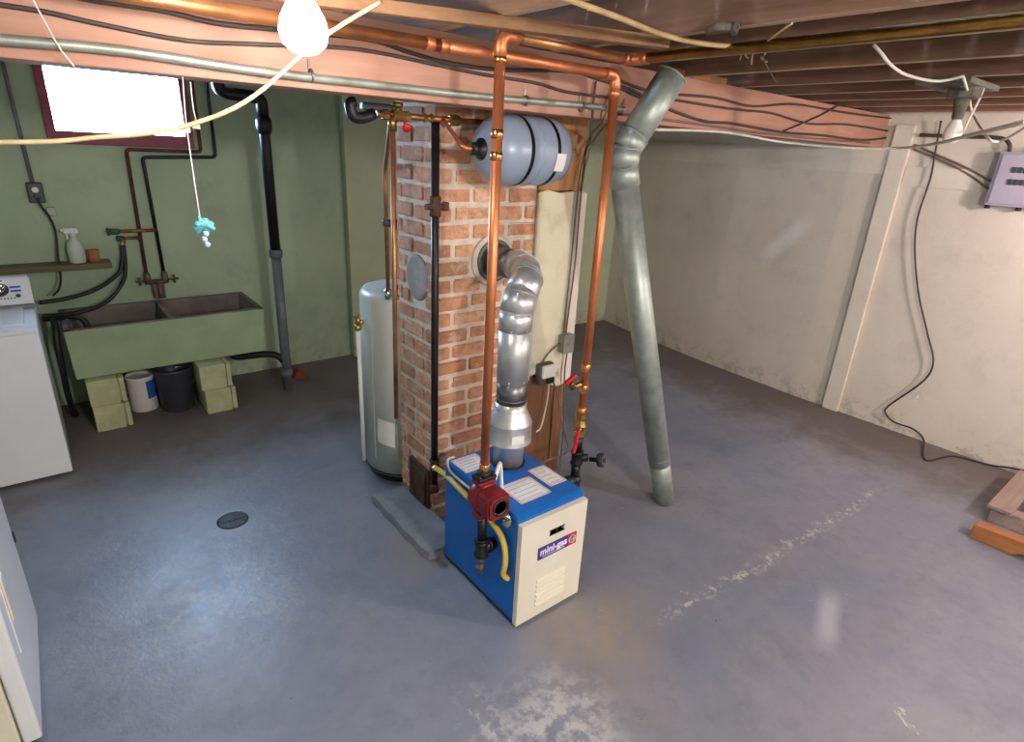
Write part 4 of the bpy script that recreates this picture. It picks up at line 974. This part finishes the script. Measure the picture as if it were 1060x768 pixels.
wire('beam_cable', [oy(x, y, F_-.008) for x, y in ((60, -8), (94, 0), (167, 11), (224, 24), (282, 30), (344, 36), (391, 43), (423, 54), (464, 65), (516, 72), (591, 74), (617, 81), (656, 94), (669, 102))], .007, 'dark_cable', 'thicker dark cable along the beam directly below the overhead copper pipe', group='cables stapled to the beam')
RC = [(((632, 79), (676, 95), (739, 101), (779, 110), (824, 108), (878, 117), (936, 124)), .006, 'dark_cable', 'topmost dark cable on the beam right of the duct'),
      (((690, 102), (759, 113), (798, 117), (838, 128), (878, 129), (928, 137)), .006, 'dark_cable', 'second dark cable from the top on the beam right of the duct'),
      (((640, 90), (680, 108), (727, 125), (759, 128), (810, 137), (850, 140), (893, 145), (922, 142)), .007, 'dark_cable', 'thick dark cable low on the beam right of the duct'),
      (((640, 118), (690, 124), (740, 131), (790, 138), (850, 144), (900, 148)), .006, 'grey_cable', 'grey brown cable along the bottom edge of the beam right of the duct'),
      (((808, 137), (830, 128), (850, 119), (866, 110)), .005, 'dark_cable', 'short dark cable slanting between the long ones on the beam')]
for pts, r, mt, lab in RC: wire('beam_cable', [oy(x, y, F_-.008) for x, y in pts], r, mt, lab, group='cables stapled to the beam')
wire('white_beam_cable', [oy(660, 134, 1.985), oy(719, 135, 1.98), oy(759, 138, 1.97), oy(810, 147, 1.9), oy(878, 153, 1.6)] + [oz(933, 153, 2.118), oz(967, 149, 2.118), oz(1000, 141, 2.125), oz(1062, 126, 2.14)], .007, 'white_cable', 'white cable sagging from the beam past the unlit bulb to the right')
# dark wires dropping behind the copper return, and wires down the parged board
wire('drop_wire', [oy(617, 84, F_-.012), oy(614, 110, F_-.012), oy(611, 145, F_-.012), (2.37, 2.372, 2.0), (2.355, 2.372, 1.8)], .005, 'dark_cable', 'dark wire dropping from the beam, left of the rear copper riser', group='wires at the boarded chase')
wire('chase_wire', [oy(632, 96, F_-.012), oy(624, 125, F_-.012), (2.40, 2.38, 2.08), (2.352, 2.376, 1.93), (2.338, 2.376, 1.75), (2.335, 2.378, 1.4), (2.325, 2.376, 1.1), (2.322, 2.376, .99)], .005, 'grey_cable', 'left of the twin grey wires running down the cream parging', group='wires at the boarded chase')
wire('chase_wire', [oy(638, 100, F_-.012), oy(632, 122, F_-.012), (2.43, 2.38, 2.06), (2.375, 2.376, 1.9), (2.36, 2.372, 1.7), (2.362, 2.372, 1.4), (2.345, 2.372, 1.12), (2.338, 2.372, .99)], .005, 'grey_cable', 'right of the twin grey wires running down the cream parging', group='wires at the boarded chase')
jb = thing('junction_box', (2.335, 2.36, .93), 'small grey metal junction box on the lower cream parging', 'junction box')
MB().box(2.295, 2.375, 2.34, 2.383, .875, .985, .005).build('box', 'grey_box', jb)
MB().box(2.292, 2.378, 2.334, 2.341, .872, .988, .003).cyl((2.335, 2.334, .93), (2.335, 2.33, .93), .012, 12).build('cover', 'grey_box', jb)
aq = thing('boiler_relay', (2.18, 2.34, .77), 'rounded grey and white relay control on the chase above the boiler', 'control box')
MB().box(2.13, 2.245, 2.345, 2.391, .70, .83, .016, 3).build('shell', 'soot_steel', aq)
MB().box(2.14, 2.237, 2.325, 2.348, .745, .825, .012, 3).build('cover', 'white_plastic', aq)
MB().box(2.185, 2.237, 2.328, 2.347, .705, .743, .008, 3).build('terminal_cover', 'black_plastic', aq)
wire('relay_wire', [(2.30, 2.37, .93), (2.24, 2.375, .90), (2.19, 2.375, .86), (2.17, 2.37, .83)], .005, 'grey_cable', 'grey cable linking junction box and relay', sm=6)
wire('relay_wire', [(2.21, 2.35, .70), (2.22, 2.36, .6), (2.20, 2.36, .48), (2.16, 2.34, .42), (2.12, 2.33, .41)], .005, 'white_cable', 'white wire curling below the relay to the vent', sm=8)
wire('relay_wire', [(2.235, 2.34, .71), (2.27, 2.33, .62), (2.28, 2.28, .45), (2.22, 2.15, .36), (2.1, 2.05, .40), (1.85, 1.92, .5), (1.715, 1.86, .54)], .005, 'grey_cable', 'long grey wire looping from the relay down to the boiler', sm=8)
wire('relay_wire', [(2.34, 2.35, .875), (2.33, 2.345, .75), (2.345, 2.345, .55), (2.36, 2.34, .35), (2.34, 2.33, .006)], .005, 'grey_cable', 'grey wire hanging from the junction box towards the floor', sm=8)

# ceiling cables
wire('ceiling_cable', [oz(560, -12, 2.36), oz(590, 0, 2.36), oz(640, 18, 2.355), oz(690, 37, 2.35), oz(735, 46, 2.345), oz(780, 48, 2.34), oz(830, 43, 2.355), oz(870, 38, 2.36)], .008, 'tan_cable', 'tan cable sagging below the joists from the top edge to the brass pipe')
tw = thing('wire_splice', (1.7, 1.1, 2.33), 'frayed bunch of bare wire ends tied to the tan ceiling cable', 'wire')
for i, pts in enumerate((((770, 48), (767, 58), (766, 62)), ((783, 49), (779, 57), (778, 66)), ((793, 48), (792, 56), (788, 60), (794, 64)), ((775, 50), (770, 54), (774, 60)))):
    MB().tube([oz(x, y, 2.335) for x, y in pts], .003, 6, 4).build('wire_end', 'brass' if i != 1 else 'tan_cable', tw)
MB().tube([oz(x, y, 2.345) for x, y in ((790, 46), (806, 34), (820, 24))], .003, 6, 4).build('wire_end', 'tan_cable', tw)
wire('hanging_thread', [oz(790, 56, 2.33), oz(792, 65, 2.31), oz(803, 85, 2.29)], .0022, 'dark_cable', 'thin dark thread dangling from the wire splice', 'wire')
wire('lamp_cable', [oz(904, 46, 2.36), oz(912, 55, 2.34), oz(923, 68, 2.33), (oz(940, 78, 2.33)), oz(970, 84, 2.33), oz(997, 79, 2.35)], .0055, 'white_cable', 'white cable drooping between the joists above the unlit bulb')
wire('lamp_drop_cable', [oz(997, 79, 2.35), oz(1003, 100, 2.32), oz(1007, 118, 2.28), oz(1022, 142, 2.14), oz(1034, 146, 2.13), oz(1048, 140, 2.15), oz(1064, 130, 2.18)], .0055, 'white_cable', 'white cable looping down right of the unlit bulb')
wire('lampholder_wire', [LB+Vector((.02, -.06, .19)), LB+Vector((.03, -.05, .13)), LB+Vector((.035, -.035, .06)), LB+Vector((.035, -.03, .01))], .005, 'white_cable', 'short white wire beside the unlit bulb lampholder')
rag = MB()
for i in range(5):
    rag.tube([oz(733+i*5, 32-i*.6, 2.362), oz(745+i*4, 27+2*(i % 2), 2.358), oz(760, 29+i, 2.363)], .012, 7, 4)
tag(rag.build('insulation_tuft', 'fiber'), 'tuft of pale insulation stuck to the big joist above the tan cable', 'insulation')

# cream cord sagging from the bulb to the left, with pull string
wire('cream_cord', [(.86, 1.72, 2.36), oy(350, 28, 1.75), oy(313, 56, 1.82), oy(275, 90, 1.84), oy(240, 113, 1.82), oy(190, 131, 1.86), oy(145, 139, 1.87), oy(100, 142, 1.87), oy(60, 146, 1.87), oy(0, 147, 1.87), oy(-80, 146, 1.87)], .0058, 'cream_rope', 'cream cord sagging from beside the lit bulb across the window', 'cord')
ps = thing('pull_string', tuple(oy(210, 240, 1.87)), 'thin white pull string with a teal ribbon toy tied to the cream cord', 'pull string')
k0 = oy(190, 82, 1.88); k1 = oy(193, 130, 1.875); k2 = oy(208, 232, 1.87)
k0 = Vector((k2.x+.0, 1.98, 2.16)); 
MB().tube([oy(189, 80, 1.985), oy(191, 110, 1.93), k1, oy(200, 180, 1.872), k2], .0018, 6, 6).build('string', 'string', ps)
MB().tube([oy(197, 85, 1.985), oy(200, 112, 1.93), oy(203, 128, 1.875), k1], .0016, 6, 4).build('string', 'string', ps)
MB().box(-.014, .014, -.003, .003, -.01, .01, .002, mat=Matrix.Translation(oy(191, 133, 1.872))).box(-.01, .01, -.003, .003, -.006, .006, .002, mat=Matrix.Translation(oy(203, 131, 1.872))).build('knot_tape', 'white_plastic', ps)
g = MB(); c_ = oy(211, 234, 1.87)
for i in range(8):
    a_ = i*PI/4+.3; d = Vector((math.cos(a_), .5*math.sin(a_*1.7), .55*math.sin(a_))).normalized()
    g.tube([c_, c_+d*.014+Vector((0, 0, .005)), c_+d*.028-Vector((0, 0, .003))], .0062, 6, 4, rf=lambda j: .5+.9*math.sin(min(j, 8)/8*PI*.9+.1))
g.build('ribbon_bow', 'teal', ps)
g = MB()
for i in range(3): g.ball(c_+Vector((.003*(-1)**i, 0, -.022-.015*i)), .0085, 10)
g.build('bead', 'clear', ps)
wire('attic_string', [oy(30, -8, 1.9), oy(45, 20, 1.93), oy(62, 50, 1.97), oy(77, 69, 1.985)], .0018, 'string', 'thin pale string slanting across the beam at upper left', 'string')

# ------------------------------------------------------------------ light
def point(name, loc, power, col, rad):
    l = bpy.data.lights.new(name, 'POINT'); l.energy = power; l.color = col; l.shadow_soft_size = rad
    o = bpy.data.objects.new(name, l); COL.objects.link(o); o.location = loc; return o
point('ceiling_lamp_right', (3.7, -1.3, 2.28), 120, (1, .88, .84), .1)
point('wall_lamp_right', (4.62, .42, 1.95), 15, (1, .74, .72), .1)
point('added_fill_light', (.9, -1.5, 2.28), 165, (1, .95, .90), .1)  # unseen fill light, added behind the camera to even out the room
# daylight: overcast sky outside the window
wd = bpy.data.worlds.new('sky'); SC.world = wd; wd.use_nodes = True
bg = wd.node_tree.nodes['Background']; bg.inputs[0].default_value = (.50, .72, 1, 1); bg.inputs[1].default_value = 90
pt = bpy.data.lights.new('window_portal', 'AREA'); pt.shape = 'RECTANGLE'; pt.size = WX1-WX0; pt.size_y = WZ1-WZ0
pt.cycles.is_portal = True
po = bpy.data.objects.new('window_portal', pt); COL.objects.link(po); po.location = ((WX0+WX1)/2, 5.36, (WZ0+WZ1)/2); po.rotation_euler = (-PI/2, 0, 0)

vs = SC.view_settings
vs.view_transform = 'Standard'; vs.look = 'None'; vs.exposure = .55; vs.gamma = 1; vs.use_curve_mapping = False
SC.display_settings.display_device = 'sRGB'
SC.cycles.use_denoising = True
SC.cycles.max_bounces = 8; SC.cycles.diffuse_bounces = 5
SC.cycles.sample_clamp_indirect = 6
